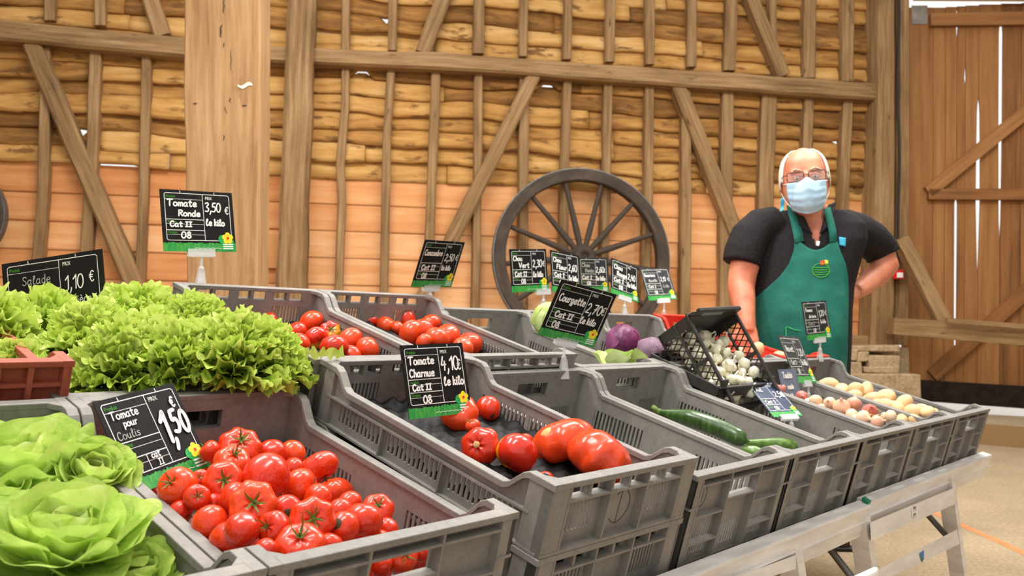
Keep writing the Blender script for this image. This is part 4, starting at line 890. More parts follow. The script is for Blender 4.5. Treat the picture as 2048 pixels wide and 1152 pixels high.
# ---------------------------------------------------------------- produce
def tomato_mesh(seed, lobes=5, amp=.03, flat=.84, dim=.2, blos=.05, nu=40, nv=22):
    r_ = random.Random(seed); b = MB(); P = []; ph = r_.random() * 6; am2 = r_.uniform(.01, .035); ph2 = r_.random() * 6
    for i in range(nu):
        a = 2 * math.pi * i / nu; row = []
        for j in range(nv + 1):
            t_ = math.pi * j / nv; s_ = math.sin(t_)
            k = 1 + amp * math.cos(lobes * a + ph) * s_ ** .6 * (1.3 if t_ < 1.4 else .6) + am2 * math.cos(2 * a + ph2) * s_
            z = math.cos(t_) * flat
            z -= dim * math.exp(-(t_ / .42) ** 2) * (1 + .25 * math.cos(lobes * a + ph)); z += blos * math.exp(-((math.pi - t_) / .35) ** 2)
            sx = s_ * (1 + .06 * math.exp(-((t_ - .8) / .5) ** 2)); row.append((sx * k * math.cos(a), sx * k * math.sin(a), z))
        P.append(row)
    return b.grid(P, True, flip=True)
def calyx_mb(seed, z0=.62, L=.52, curl=.25):
    r_ = random.Random(seed); b = MB(); n = r_.choice((5, 5, 6))
    for k in range(n):
        a = 2 * math.pi * k / n + r_.uniform(-.2, .2); l_ = L * r_.uniform(.75, 1.15); cu = curl * r_.uniform(.3, 1.6); rows = []
        for i in range(6):
            s_ = i / 5; rr = .03 + l_ * s_; z = z0 + .03 + .10 * math.sin(min(1, s_ * 1.5) * 1.6) + cu * s_ ** 2.2; wd_ = .06 * (1 - s_) ** .7 + .006
            aa = a + .25 * s_ * r_.uniform(-1, 1); c = np.array([math.cos(aa), math.sin(aa), 0]); e = np.array([-math.sin(aa), math.cos(aa), 0])
            p = c * rr + np.array([0, 0, z]); rows.append([p - e * wd_, p + np.array([0, 0, .02]), p + e * wd_])
        b.grid(rows, smooth=True)
    b.tube([(0, 0, z0 - .02), (.02, .02, z0 + .12), (.06, .03, z0 + .24)], [.05, .042, .05], 7)
    return b
TOM = {}
def tom_data():
    for k, (lo, am, fl, di) in enumerate([(5, .012, .86, .16), (6, .03, .80, .20), (4, .02, .90, .14), (7, .055, .74, .22), (9, .075, .70, .26)]):
        TOM[k] = tomato_mesh(k + 3, lo, am, fl, di).mesh('tomato_body', 'tomato_skin')
    for k in range(4): TOM['c%d' % k] = calyx_mb(k + 11, curl=(.2, .4, .1, .7)[k]).mesh('calyx', 'tomato_stem')
tom_data()
_mv = {}
def body_mesh(shape, mat):
    if mat == 'tomato_skin': return TOM[shape]
    if (shape, mat) not in _mv:
        m = TOM[shape].copy(); m.materials[0] = MT[mat]; _mv[(shape, mat)] = m
    return _mv[(shape, mat)]
def zrot(axis, spin):
    z = unit(axis); x = unit(np.cross((.3, .9, .1), z)); y = np.cross(z, x); c, s_ = math.cos(spin), math.sin(spin)
    return np.stack([x * c + y * s_, -x * s_ + y * c, z], 1)
def place_tomato(c, r, axis, spin, label, shape=0, mat='tomato_skin', cal=None, rot=None, scar=None, group=None, sq=(1, 1, 1)):
    R_ = zrot(axis, spin); M = Matrix([[R_[i][0] * r * sq[0], R_[i][1] * r * sq[1], R_[i][2] * r * sq[2], c[i]] for i in range(3)] + [[0, 0, 0, 1]])
    if cal is None and rot is None and scar is None:
        o = bpy.data.objects.new('tomato', body_mesh(shape, mat)); COL.objects.link(o); o.matrix_world = M; return tag(o, label, 'tomato', group)
    T = thing('tomato', label, 'tomato', M, group)
    o = bpy.data.objects.new('flesh', body_mesh(shape, mat)); COL.objects.link(o); o.parent = T
    if cal is not None: q = bpy.data.objects.new('calyx', TOM['c%d' % cal]); COL.objects.link(q); q.parent = T
    for kind, dd, sz in ((rot, None, .36), (scar, None, .2)):
        if kind is None: continue
        d_ = unit(np.linalg.inv(R_) @ np.array(kind, float)); b = MB(); e1 = unit(np.cross(d_, (.2, .5, .8))); e2 = np.cross(d_, e1); rows = []
        for i in range(14):
            a = 2 * math.pi * i / 14; row = []
            for j in range(4):
                q = sz * j / 3 * (1 + .2 * hn(i * .8, 4)); p = unit(d_ + (e1 * math.cos(a) + e2 * math.sin(a)) * q)
                fl = (.86, .80, .90, .74, .70)[shape]; p = p / math.sqrt((p[0] ** 2 + p[1] ** 2) / 1.02 + (p[2] / fl) ** 2) * (1.025 if j < 3 else .99); row.append(p)
            rows.append(row)
        b.grid(rows, True); b.build('blossom_end' if kind is rot else 'stem_scar', 'tomato_rot' if kind is rot else 'tomato_scar', T)
    return T
TOC = lambda p: unit(CAM - np.array(p))
def axis_from(px, py, ax, ay, rpx, c):
    """axis towards the picture point (ax, ay) where the calyx shows on the ball"""
    dx, dy = (ax - px) / rpx, (ay - py) / rpx; k = min(.97, math.hypot(dx, dy)); s_ = math.sqrt(1 - k * k)
    if math.hypot(dx, dy) > .97: dx, dy = dx * .97 / math.hypot(dx, dy), dy * .97 / math.hypot(dx, dy)
    return unit(RT * dx - UQ * dy + TOC(c) * s_)
def settle(items, iters=220, vmax=None, ub=None):
    """items: [px, py, rpx, w]; fixed in the picture, pushed apart in depth until they touch instead of crossing"""
    t_ = np.array([float((ondeck(i[0], i[1], i[3]) - CAM) @ FW) for i in items]); d = np.array([ray(i[0], i[1]) for i in items]); rp = np.array([i[2] / F_PX for i in items]); t0 = t_.copy()
    for _ in range(iters):
        C_ = d * t_[:, None]; r_ = rp * t_; D = np.linalg.norm(C_[:, None] - C_[None], axis=2) + np.eye(len(t_)) * 9; ov = (r_[:, None] + r_[None]) * .93 - D
        i, j = np.where(np.triu(ov > 0, 1))
        for a, b_ in zip(i, j):
            s_ = 1 if t_[a] > t_[b_] or (t_[a] == t_[b_] and items[a][1] < items[b_][1]) else -1
            mv = min(.004, ov[a, b_] * .5); t_[a] += s_ * mv; t_[b_] -= s_ * mv
        t_ = np.clip(t_, t0 - .06, t0 + .10)
        if ub is not None:
            for k in range(len(t_)):
                g = float(d[k] @ U)
                for _q in range(3):
                    uu = float((CAM + d[k] * t_[k] - O) @ U); e = ub[0] + rp[k] * t_[k] * .95 - uu
                    if e > 0: t_[k] += min(.03, e / g)
                    e = uu - (ub[1] - rp[k] * t_[k] * .95)
                    if e > 0: t_[k] -= min(.03, e / g)
        if vmax is not None:
            for k in range(len(t_)):
                for _q in range(6):
                    e = float((CAM + d[k] * t_[k] - O) @ V) + rp[k] * t_[k] - vmax
                    if e > 0: t_[k] += e * .8
    return [CAM + d[k] * t_[k] for k in range(len(items))], rp * t_
# -- sauce tomatoes of the foreground crate: px, py, r, w, calyx point or None, calyx kind, shape, note
BT = [
 (480, 896, 40, -.055, (484, 870), 1, 3, 'big lobed tomato at the back of the sauce crate under the rear slots', {}),
 (419, 902, 21, -.06, (402, 888), 1, 0, 'tomato peeping out behind the flower badge of the coulis sign', {}),
 (544, 905, 27, -.065, None, None, 0, 'plain tomato against the rear wall of the sauce crate, middle one', {}),
 (586, 906, 25, -.075, None, None, 0, 'plain tomato in the rear right corner of the sauce crate', {}),
 (464, 925, 34, -.035, (474, 899), 3, 1, 'tomato with long curled sepals in front of the big lobed rear one', {}),
 (532, 952, 45, -.02, None, None, 2, 'largest smooth tomato, without calyx, topmost in the sauce crate', {}),
 (638, 935, 37, -.045, (655, 966), 0, 3, 'ribbed tomato whose stem points down beside the right slots', {}),
 (586, 936, 21, -.075, None, None, 0, 'small tomato wedged behind the largest smooth one', {}),
 (600, 977, 37, -.045, (636, 976), 0, 0, 'smooth tomato right of the largest one with its stem turned right', {}),
 (447, 963, 38, -.03, (449, 958), 1, 1, 'tomato showing its dimpled top with spread sepals right of the green grass strip', {}),
 (356, 973, 37, -.015, (338, 962), 1, 0, 'tomato covering the lower left corner of the coulis sign', {}),
 (401, 957, 17, -.05, (398, 952), 0, 0, 'very small tomato just below the lower edge of the coulis sign', {}),
 (394, 995, 25, -.04, (396, 990), 1, 0, 'small tomato with a shaggy calyx right of the left wall group', {}),
 (430, 1005, 18, -.055, None, None, 0, 'small plain tomato deep between the two calyx tomatoes at left', {}),
 (468, 998, 33, -.035, None, None, 0, 'plain tomato left of the widest calyx tomato in the middle', {}),
 (360, 1026, 25, -.055, (384, 1035), 1, 0, 'tomato lying against the left wall, stem towards the right', {}),
 (419, 1047, 34, -.03, None, None, 2, 'tomato with a yellow and black patch near the left wall', {'rot': (435, 1062)}),
 (506, 1012, 46, -.025, (508, 1002), 1, 3, 'wide tomato with a bushy calyx in the middle of the sauce crate', {}),
 (574, 1019, 29, -.035, None, None, 0, 'tomato with a round black bottom spot in the middle', {'rot': (577, 1028)}),
 (485, 1057, 34, -.02, None, None, 0, 'shiny plain tomato above the front left corner one', {}),
 (548, 1057, 33, -.02, (530, 1052), 3, 1, 'tomato with a dark curled stem on its left side', {}),
 (464, 1085, 42, -.005, (444, 1112), 0, 0, 'tomato in the front left corner touching the left rim', {}),
 (635, 998, 30, -.045, None, None, 0, 'plain tomato behind the front facing calyx tomato', {}),
 (624, 1040, 43, -.012, (628, 1036), 0, 3, 'tomato facing the camera with a neat green star calyx', {}),
 (698, 1008, 26, -.05, None, None, 0, 'tomato with a dry beige scar near the right wall', {'scar': (692, 1010)}),
 (663, 985, 24, -.065, None, None, 0, 'tomato low at the right wall under the ribbed one', {}),
 (677, 1024, 27, -.04, None, None, 0, 'plain tomato between the star calyx one and the right hand pair', {}),
 (684, 1057, 33, -.02, None, None, 2, 'tomato split by a long brown scar at the front', {'rot': (672, 1046)}),
 (726, 1040, 38, -.02, None, None, 0, 'large smooth tomato at the right, without calyx', {}),
 (755, 1020, 31, -.04, (757, 1004), 1, 1, 'tomato with upright green calyx at the right slots', {}),
 (775, 1056, 21, -.05, None, None, 0, 'tomato low in the front right, half hidden by the smooth one', {}),
 (600, 1096, 49, .005, (600, 1060), 3, 1, 'broad tomato leaning on the front rim with curled sepals behind', {}),
 (530, 1102, 24, -.01, None, None, 0, 'tomato in the front corner left of the broad one', {}),
 (660, 1090, 26, -.03, None, None, 0, 'tomato mostly hidden behind the front rim', {}),
 (764, 1078, 18, -.045, None, None, 0, 'small tomato just above the front rim at right', {}),
 (803, 1114, 31, -.068, (816, 1108), 0, 0, 'tomato seen through the handle hole with a dark stem', {}),
 (764, 1132, 24, -.075, None, None, 0, 'tomato at the left end of the handle hole', {}),
 (846, 1102, 22, -.07, None, None, 0, 'tomato at the right end of the handle hole', {})]
def run_tomatoes(L, group, mat='tomato_skin', seed=1, vmax=None, u0=None):
    P, R_ = settle(L, vmax=vmax, ub=None if u0 is None else (u0 + .015, u0 + .386)); R_ = R_ * 1.06; rr = random.Random(seed)
    for k, (it, p, r_) in enumerate(zip(L, P, R_)):
        px, py, rp, w_, cp, ck, sh, lab, ex = it
        if cp is not None: ax = axis_from(px, py, cp[0], cp[1], rp, p)
        else: ax = unit(np.array([rr.uniform(-1, 1), rr.uniform(-.2, 1), rr.uniform(-1, -.2)]) + V * .2)
        kw = {}
        if 'rot' in ex: kw['rot'] = axis_from(px, py, *ex['rot'], rp, p)
        if 'scar' in ex: kw['scar'] = axis_from(px, py, *ex['scar'], rp, p)
        place_tomato(p, r_, ax, rr.random() * 6, lab, sh, ex.get('mat', mat), ck if cp is not None else None, group=group, sq=ex.get('sq', (1, 1, 1)), **kw)
run_tomatoes(BT, 'sauce tomatoes in the foreground crate', seed=3, vmax=-.05, u0=float((PB - O) @ U))
# hidden lower layer that the gaps let through
rr = random.Random(9)
for k in range(26):
    u_, v_ = -.85 + .06 + .07 * (k % 5) + rr.uniform(-.01, .01), -.57 + .1 * (k // 5) + rr.uniform(-.01, .01)
    place_tomato(S(u_, v_, -.135 + rr.uniform(-.008, .008)), .034, (rr.uniform(-1, 1), rr.uniform(-1, 1), -.6), 0, 'sauce tomato of the lower layer seen only through the gaps', 0, group='lower layer of sauce tomatoes')
R1T = [(531, 645, 23, -.055, (519, 628), 1, 1, 'round tomato with green stem tip at the back of the left round tomato crate', {'mat': 'tomato_pale'}), (500, 646, 11, -.055, None, None, 0, 'tomato sliver just above the batavia leaves', {}), (623, 646, 25, -.05, None, None, 0, 'smooth red tomato topmost by the right wall of the left round tomato crate', {}),
 (594, 662, 19, -.055, None, None, 0, 'small red tomato left of the topmost smooth one', {}), (566, 667, 21, -.055, (560, 679), 0, 0, 'orange tinted tomato right beside the batavia lettuce', {'mat': 'tomato_pale'}), (660, 664, 21, -.05, (664, 655), 0, 3, 'orange unripe tomato with green calyx by the right slots', {'mat': 'tomato_turning'}),
 (632, 677, 23, -.045, (645, 686), 1, 0, 'half orange tomato in the middle of the left round tomato crate', {'mat': 'tomato_turning'}), (600, 686, 21, -.04, None, None, 0, 'red tomato at the front left corner of the left round tomato crate', {}), (700, 682, 26, -.045, None, None, 0, 'large tomato at the right wall of the left round tomato crate', {'mat': 'tomato_pale'}), (668, 695, 28, -.03, None, None, 0, 'large tomato at the front rim with a lettuce scrap on the rim before it', {}), (736, 699, 25, -.04, None, None, 0, 'tomato at the front right corner of the left round tomato crate', {}), (700, 712, 22, -.05, None, None, 0, 'tomato behind the front rim of the left round tomato crate', {})]
run_tomatoes(R1T, 'round tomatoes in the left crate', seed=5, vmax=-.622, u0=-.425)
R2T = [(737, 639, 17, -.045, (742, 628), 1, 0, 'tomato hidden to its shoulder by the left wall of the right round tomato crate', {}), (811, 641, 22, -.045, (793, 644), 1, 0, 'tomato with shaggy stem turned left, rearmost in the right round tomato crate', {}), (861, 649, 21, -.045, None, None, 0, 'tomato by the right slots, rear one in the right round tomato crate', {'mat': 'tomato_pale'}), (772, 651, 19, -.05, None, None, 0, 'pale tomato left of the shaggy stemmed one', {'mat': 'tomato_pale'}), (796, 657, 15, -.05, None, None, 0, 'small tomato under the shaggy stemmed one', {'mat': 'tomato_pale'}),
 (822, 667, 26, -.04, (847, 676), 1, 0, 'large pale tomato in the middle of the right round tomato crate', {'mat': 'tomato_pale'}), (846, 660, 22, -.045, None, None, 0, 'tomato between the rear right one and the large pale one', {'mat': 'tomato_pale'}), (896, 671, 24, -.04, None, None, 0, 'tomato by the right wall, third from the rear', {'mat': 'tomato_pale'}), (874, 677, 25, -.035, None, None, 0, 'pale tomato left of the right wall one', {'mat': 'tomato_pale'}), (848, 684, 17, -.04, None, None, 0, 'small tomato at the left front of the right round tomato crate', {'mat': 'tomato_pale'}), (940, 687, 24, -.04, None, None, 0, 'tomato behind the upper right corner of the Charnue sign', {'mat': 'tomato_pale'}), (926, 695, 21, -.03, None, None, 0, 'tomato cut by the right edge of the Charnue sign', {'mat': 'tomato_pale'}), (967, 717, 11, -.07, None, None, 0, 'tomato showing pink through the front slots', {'mat': 'tomato_pale'})]
run_tomatoes(R2T, 'round tomatoes in the right crate', seed=7, vmax=-.622, u0=-.021)
CT = [(918, 827, 37, -.03, (918, 804), None, 1, 'large tomato touching the lower right corner of the Charnue sign', {'mat': 'tomato_pale', 'scar': (918, 799)}), (976, 816, 24, -.035, None, None, 2, 'egg shaped tomato with a black end against the right wall', {'rot': (987, 830)}), (946, 852, 15, -.025, (938, 838), 1, 0, 'cherry sized tomato in front of the large one', {'mat': 'tomato_pale'}),
 (961, 894, 37, -.035, (950, 888), None, 1, 'tomato with a brown stem hole near the left rim', {'scar': (951, 888)}), (974, 876, 20, -.05, None, None, 0, 'small tomato behind the stem hole one', {'mat': 'tomato_pale'}), (1034, 906, 40, -.025, None, None, 2, 'tomato with a yellow left side in the middle front', {'mat': 'tomato_turning'}), (1052, 884, 16, -.06, None, None, 0, 'small tomato in the gap behind the yellow sided one', {}),
 (1126, 884, 58, -.03, None, None, 4, 'huge ribbed tomato with a beige scar at the right wall', {'mat': 'tomato_pale', 'scar': (1088, 862), 'sq': (1.08, .98, 1.05)}), (1201, 920, 64, -.015, None, None, 4, 'huge round tomato right behind the front rim', {'mat': 'tomato_pale', 'sq': (1, 1, 1.15)}), (1090, 960, 18, -.065, None, None, 0, 'small tomato behind the left end of the front rim', {})]
run_tomatoes(CT, 'fleshy tomatoes', seed=11, vmax=-.018, u0=-.415)
# black dimpled sheets beneath the tomatoes
def liner(u0, v0, w0, label, nx=7, ny=10, wdt=.362, ln_=.55):
    b = MB(); n, m = nx * 8, ny * 8; P = []
    for i in range(n + 1):
        row = []
        for j in range(m + 1):
            x, y = i / n, j / m; a = math.cos(2 * math.pi * x * nx) * math.cos(2 * math.pi * y * ny); e = max(0, 1 - min(x, 1 - x) * 25) * .008 + max(0, 1 - min(y, 1 - y) * 30) * .012
            row.append((.019 + x * wdt, .025 + y * ln_, .006 * a + e + .0035 * hn(i * .9 + j * 1.3, 2)))
        P.append(row)
    b.grid(P); M = stall_matrix(S(u0, v0, w0)); o = b.build('tray_liner', 'liner_black'); o.matrix_world = M
    s_ = o.modifiers.new('thick', 'SOLIDIFY'); s_.thickness = .0012
    return tag(o, label, 'tray liner')
liner(-.415, 0, -.058, 'crinkled black dimpled liner under the large fleshy tomatoes')
liner(-.021, -.603, -.062, 'black dimpled liner in the right crate of round tomatoes')
liner(-.425, -.603, -.066, 'black dimpled liner in the left crate of round tomatoes')
# ---------------------------------------------------------------- lettuces
def tone_rows(b, n0, nv, base, k):
    for q in range(n0, len(b.tone)): b.tone[q] = min(1, max(0, base + k * ((q - n0) % nv) / nv))
def frilly_head(seed, R=.13, nl=58):
    r_ = random.Random(seed); b = MB()
    for k in range(nl):
        f = k / nl; az = k * 2.39996 + r_.uniform(-.25, .25); el = math.radians(-6 + 90 * f ** .9) + r_.uniform(-.14, .14); L = R * (1.0 - .22 * f) * r_.uniform(.86, 1.08); fan = r_.uniform(.75, 1.05) * (1 - .25 * f)
        nu, nv = 170, 9; ph = [r_.random() * 6.28 for _ in range(6)]; P = []; kw = r_.uniform(19, 27); c, s_ = math.cos(az), math.sin(az); ce, se = math.cos(el), math.sin(el); rc = r_.uniform(.3, 1.1)
        for i in range(nu + 1):
            x = i / nu * 2 - 1; th = x * fan; row = []
            for j in range(nv + 1):
                y = (j / nv) ** .8; e = max(0, (y - .35) / .65); e2 = e * e
                rad = L * y * (1 - .16 * x * x + .05 * e2 * math.sin(kw * 1.3 * th + ph[0]) + .03 * e2 * math.sin(kw * 3.1 * th + ph[1]))
                nz = L * ((.075 * e2 * math.sin(kw * th + ph[2] + 2.2 * y) + .06 * e2 * math.sin(kw * .43 * th + ph[1])) + .045 * e2 * e * math.sin(kw * 2.3 * th + ph[3] - 3 * y) + .03 * e * math.sin(5 * th + ph[4]) - .12 * rc * y * y + .10 * x * x * y)
                tw = .045 * L * e2 * math.sin(kw * th + ph[5] + 1.2) + .02 * L * e2 * math.sin(kw * 2.1 * th + ph[4])
                px_, py_ = rad * math.cos(th) , rad * math.sin(th) + tw
                p0 = px_ * ce - nz * se; pz = px_ * se + nz * ce
                row.append((p0 * c - py_ * s_, p0 * s_ + py_ * c, pz * .98 + R * (.42 * f - .05)))
            P.append(row)
        n0 = len(b.f); b.grid(P); tone_rows(b, n0, nv, .06 + .30 * f + r_.uniform(-.14, .14), .62)
    return b
FH = [frilly_head(21).mesh('batavia', 'batavia_leaf'), frilly_head(34).mesh('batavia', 'batavia_leaf'), frilly_head(55, nl=46).mesh('batavia', 'batavia_leaf')]
for k, (px, py, d_, sc_, spin, var, lab) in enumerate([(470, 698, 1.56, .86, .3, 0, 'batavia lettuce right of centre at the front rim, under the word Ronde'), (245, 716, 1.50, .80, 1.9, 1, 'batavia lettuce at the front rim right beside the reddish brown crate'), (275, 636, 1.82, .96, 4.0, 2, 'batavia lettuce at the back below the price 1,10'),
        (85, 662, 1.72, 1.0, 2.7, 1, 'batavia lettuce heaped high below the word Salade'), (-25, 655, 1.58, .92, 5.2, 0, 'batavia lettuce cut by the left edge of the photo'), (390, 655, 1.76, .82, .9, 1, 'batavia lettuce between the back one and the right rim'), (35, 725, 1.50, .55, 3.4, 2, 'yellowish curly lettuce inside the reddish brown crate'), (180, 672, 1.62, .86, 1.2, 0, 'batavia lettuce directly behind the reddish brown crate'),
        (355, 704, 1.53, .80, 2.2, 2, 'batavia lettuce in the middle of the front rim above the coulis sign'), (540, 704, 1.60, .66, 3.9, 1, 'small batavia head in the front right corner beside the round tomatoes'), (505, 680, 1.70, .64, 5.5, 2, 'batavia lettuce leaning on the right rim behind the corner head'), (300, 690, 1.62, .80, 4.4, 1, 'batavia lettuce in the very middle of the curly heap')]):
    p = at(px, py, d_); Rz = Matrix.Rotation(spin, 4, 'Z'); tl = Matrix.Rotation(-.35, 4, Vector((math.cos(PHI), math.sin(PHI), 0)))
    o = bpy.data.objects.new('batavia_lettuce', FH[var]); COL.objects.link(o); o.matrix_world = Matrix.Translation(Vector([float(q) for q in p - np.array([0, 0, .062 * sc_])])) @ Rz @ Matrix.Scale(sc_, 4); tag(o, lab, 'lettuce', 'batavia lettuces')
# a scrap of leaf on the rim
sb = MB(); sb.t = .7; P = []
for i in range(15):
    P.append([onplane(605 + i * 5.6, 704 + 3 * math.sin(i * 1.7) + (j - 1) * 9 * (1 + .5 * math.sin(i * 2.3)), S(0, -.603 + .01, 0), V) + np.array([0, .0, .004 * math.sin(i * 2 + j * 2)]) + V * (.006 + .004 * math.sin(i * 1.3 + j)) for j in range(3)])
sb.grid(P); tag(sb.build('leaf_scrap', 'batavia_leaf'), 'torn scrap of curly leaf hanging over the front rim of the tomato crate', 'leaf')
def butter_leaf(b, az, el, L, Wd, cup, tilt, seed, tone, base=(0, 0, 0), curl=.5, wav=1.):
    """broad rounded leaf: az, el direction; cup lifts the sides; curl > 0 bends the tip inwards over the heart"""
    r_ = random.Random(seed); nu, nv = 40, 16; P = []; c, s_ = math.cos(az), math.sin(az); ph = [r_.random() * 6.28 for _ in range(5)]; fan = min(1.35, Wd / L * 1.25)
    for i in range(nu + 1):
        x = i / nu * 2 - 1; th = x * fan; row = []
        for j in range(nv + 1):
            y = j / nv; e = y ** 3
            rad = L * y * (1 - .20 * abs(x) ** 2.6 + .03 * e * math.sin(6 * th + ph[0]) + .015 * e * math.sin(15 * th + ph[1]))
            lat = rad * math.sin(th); fw = rad * math.cos(th)
            nz = L * (cup * .42 * (lat / L) ** 2 * 1.6 + wav * e * (.075 * math.sin(4.3 * th + ph[2]) + .04 * math.sin(10 * th + ph[3])) + .030 * wav * y * math.sin(7 * th + 5 * y + ph[4]) - .03 * math.exp(-(x / .07) ** 2) * (1 - .7 * y) + .010 * y * abs(math.sin(th * 9 + y * 2)))
            a = el + curl * (y - .25) * (1 if y > .25 else .4); am = el + curl * max(0, y - .25) * .5
            p = np.array([fw * math.cos(am) - nz * math.sin(a), lat, fw * math.sin(am) + nz * math.cos(a)])
            row.append((p[0] * c - p[1] * s_ + base[0], p[0] * s_ + p[1] * c + base[1], p[2] + base[2]))
        P.append(row)
    n0 = len(b.f); b.grid(P); tone_rows(b, n0, nv, tone, .10)
def butter_head(seed, R=.10):
    r_ = random.Random(seed); b = MB()
    rings = [(7, .02, 1.15, .95, .5, -.35), (7, .30, 1.08, .95, .8, .10), (6, .62, .96, .85, 1.1, .55), (6, .92, .82, .72, 1.3, .85), (5, 1.15, .66, .58, 1.5, 1.0), (4, 1.3, .5, .44, 1.6, 1.1), (3, 1.4, .36, .32, 1.6, 1.1)]
    for ri, (n, el, L, wd_, cup, cu) in enumerate(rings):
        for k in range(n):
            az = 2 * math.pi * k / n + ri * .61 + r_.uniform(-.22, .22); ro = R * (.10 + .02 * ri)
            butter_leaf(b, az, el + r_.uniform(-.25, .25), R * L * r_.uniform(.82, 1.15), R * wd_ * r_.uniform(.9, 1.12), cup, 0, seed * 50 + ri * 9 + k, min(.95, max(.02, .16 + .125 * ri + r_.uniform(-.1, .1))), (math.cos(az) * ro, math.sin(az) * ro, R * .02 * ri), cu, 1.25 - .12 * ri)
    return b
BH = [butter_head(2).mesh('butterhead', 'butter_leaf'), butter_head(7).mesh('butterhead', 'butter_leaf')]
for px, py, d_, sc_, spin, var, til, lab in [(122, 1062, .98, .93, .4, 0, .05, 'open butterhead lettuce with pale heart nearest to the camera'), (45, 925, 1.15, 1.0, 2.2, 1, -.1, 'butterhead lettuce behind, its cupped leaves against the crate rear'), (178, 930, 1.15, .55, 4.2, 0, .5, 'small butterhead leaves standing by the right wall of the lettuce crate'), (262, 1140, 1.0, .5, 1.2, 1, .35, 'butterhead leaves at the bottom edge by the slotted wall'), (-60, 1010, 1.04, .85, .2, 1, 0, 'butterhead lettuce mostly outside the left edge')]:
    p = at(px, py, d_); Mt = Matrix.Translation(Vector([float(q) for q in p - np.array([0, 0, .04 * sc_])])) @ Matrix.Rotation(.22 + til, 4, Vector((math.cos(PHI), math.sin(PHI), 0))) @ Matrix.Rotation(spin, 4, 'Z') @ Matrix.Scale(sc_, 4)
    o = bpy.data.objects.new('butterhead_lettuce', BH[var]); COL.objects.link(o); o.matrix_world = Mt; tag(o, lab, 'lettuce', 'butterhead lettuces')
# ---------------------------------------------------------------- courgettes and cucumber
def courgette(p0, p1, r_, label, mat, bend=.01, stem=True, name='courgette'):
    p0, p1 = np.array(p0), np.array(p1); L = float(np.linalg.norm(p1 - p0)); d_ = (p1 - p0) / L; T = thing(name, label, name, p0); b0 = p0
    n = 22; pts = []; rad = []
    for i in range(n + 1):
        s_ = i / n; pts.append(p0 + d_ * L * s_ + np.array([0, 0, 1]) * bend * math.sin(math.pi * s_) - b0)
        rad.append(r_ * (min(1, .45 + 1.6 * s_) if s_ < .35 else 1) * (math.sqrt(max(.02, 1 - max(0, (s_ - .9) / .1) ** 2)) * (1 - .0 * s_)) * (.9 + .1 * math.sin(s_ * 3)))
    rad = [min(q, r_ * 1.02) for q in rad]; MB().tube(pts, rad, 18).build('body', mat, T)
    if stem: MB().tube([pts[0] - d_ * .001, pts[0] - d_ * .014 + np.array([0, 0, .004]), pts[0] - d_ * .028 + np.array([0, 0, .008])], [r_ * .45, r_ * .3, r_ * .34], 6).build('stem', 'tomato_stem', T)
    else: MB().tube([pts[-1] - d_ * .002, pts[-1] + d_ * .004], [r_ * .28, r_ * .2], 8).build('blossom_end', 'dry_stem', T)
    return T
cu = lambda x, y, w_: ondeck(x, y, w_)
courgette(cu(1322, 826, -.09), cu(1494, 884, -.075), .0245, 'long dark green courgette with its stem at the rear of the courgette crate', 'courgette_skin', .012)
courgette(cu(1496, 886, -.085), cu(1660, 908, -.10), .021, 'paler green courgette running under the front rim', 'courgette_pale', .004, False)
courgette(cu(1484, 897, -.095), cu(1545, 928, -.11), .0205, 'short visible courgette end left of the paler one', 'courgette_pale', .002, False)
courgette(cu(1225, 812, -.13), cu(1322, 850, -.13), .019, 'courgette almost hidden along the left wall of the courgette crate', 'courgette_skin', .004, False)
courgette(cu(985, 668, -.085), cu(1038, 661, -.085), .027, 'dark green cucumber end in the back row crate', 'courgette_skin', .003, False, 'cucumber')
# ---------------------------------------------------------------- cabbages
def cabbage(px, py, d_, r_, mat, label, seed):
    rr_ = random.Random(seed); p = at(px, py, d_); T = thing('cabbage', label, 'cabbage', p); b = MB(); b.t = .5
    b.ell((0, 0, 0), (r_ * .95, r_ * .95, r_ * .88), 26, 16); b.build('heart', mat, T)
    for k in range(6):
        lf = MB(); lf.t = rr_.uniform(.3, .8); R_ = zrot((rr_.uniform(-1, 1), rr_.uniform(-1, .3), rr_.uniform(-.2, .8)), rr_.random() * 6); P = []; am = rr_.uniform(.02, .05)
        for i in range(19):
            a = 2 * math.pi * i / 18; row = []
            for j in range(8):
                t_ = (.98 + .06 * math.sin(3 * a + k)) * j / 7; rad = r_ * (1 + .012 * k * .3 + .004 + am * (j / 7) ** 3 * (1 + math.sin(5 * a + k)) + .012 * math.exp(-((a - 3.1) / .12) ** 2))
                row.append(R_ @ np.array([math.sin(t_) * math.cos(a) * rad, math.sin(t_) * math.sin(a) * rad, math.cos(t_) * rad]))
            P.append(row)
        lf.grid(P); lf.build('leaf', mat, T)
    return T
cabbage(1098, 640, 2.62, .052, 'cabbage_leaf', 'pale green cabbage mostly hidden by the Courgette sign', 4)
cabbage(1246, 684, 3.06, .062, 'red_cabbage_leaf', 'purple red cabbage at the rear of its grey crate', 8)
cabbage(1300, 706, 2.93, .052, 'dull_cabbage_leaf', 'dull greyish purple cabbage half covered by the black lattice crate', 12)
T = thing('cauliflower', 'trimmed pale green cauliflower leaves in front of the red cabbage crate', 'cauliflower', at(1215, 722, 2.5)); b0 = np.array(T.location)
for k, (a, e, L, wd_) in enumerate([(.3, .55, .12, .05), (-.25, .85, .10, .045), (1.0, .35, .105, .045), (3.0, .9, .085, .05), (-1.1, .5, .11, .04)]):
    lf = MB(); butter_leaf(lf, a + PHI - 1.2, e, L, wd_, .8, 0, 90 + k, .35 + .09 * k, (.004 * k, 0, -.04), .2, 1.9); lf.build('leaf', 'cabbage_leaf', T)
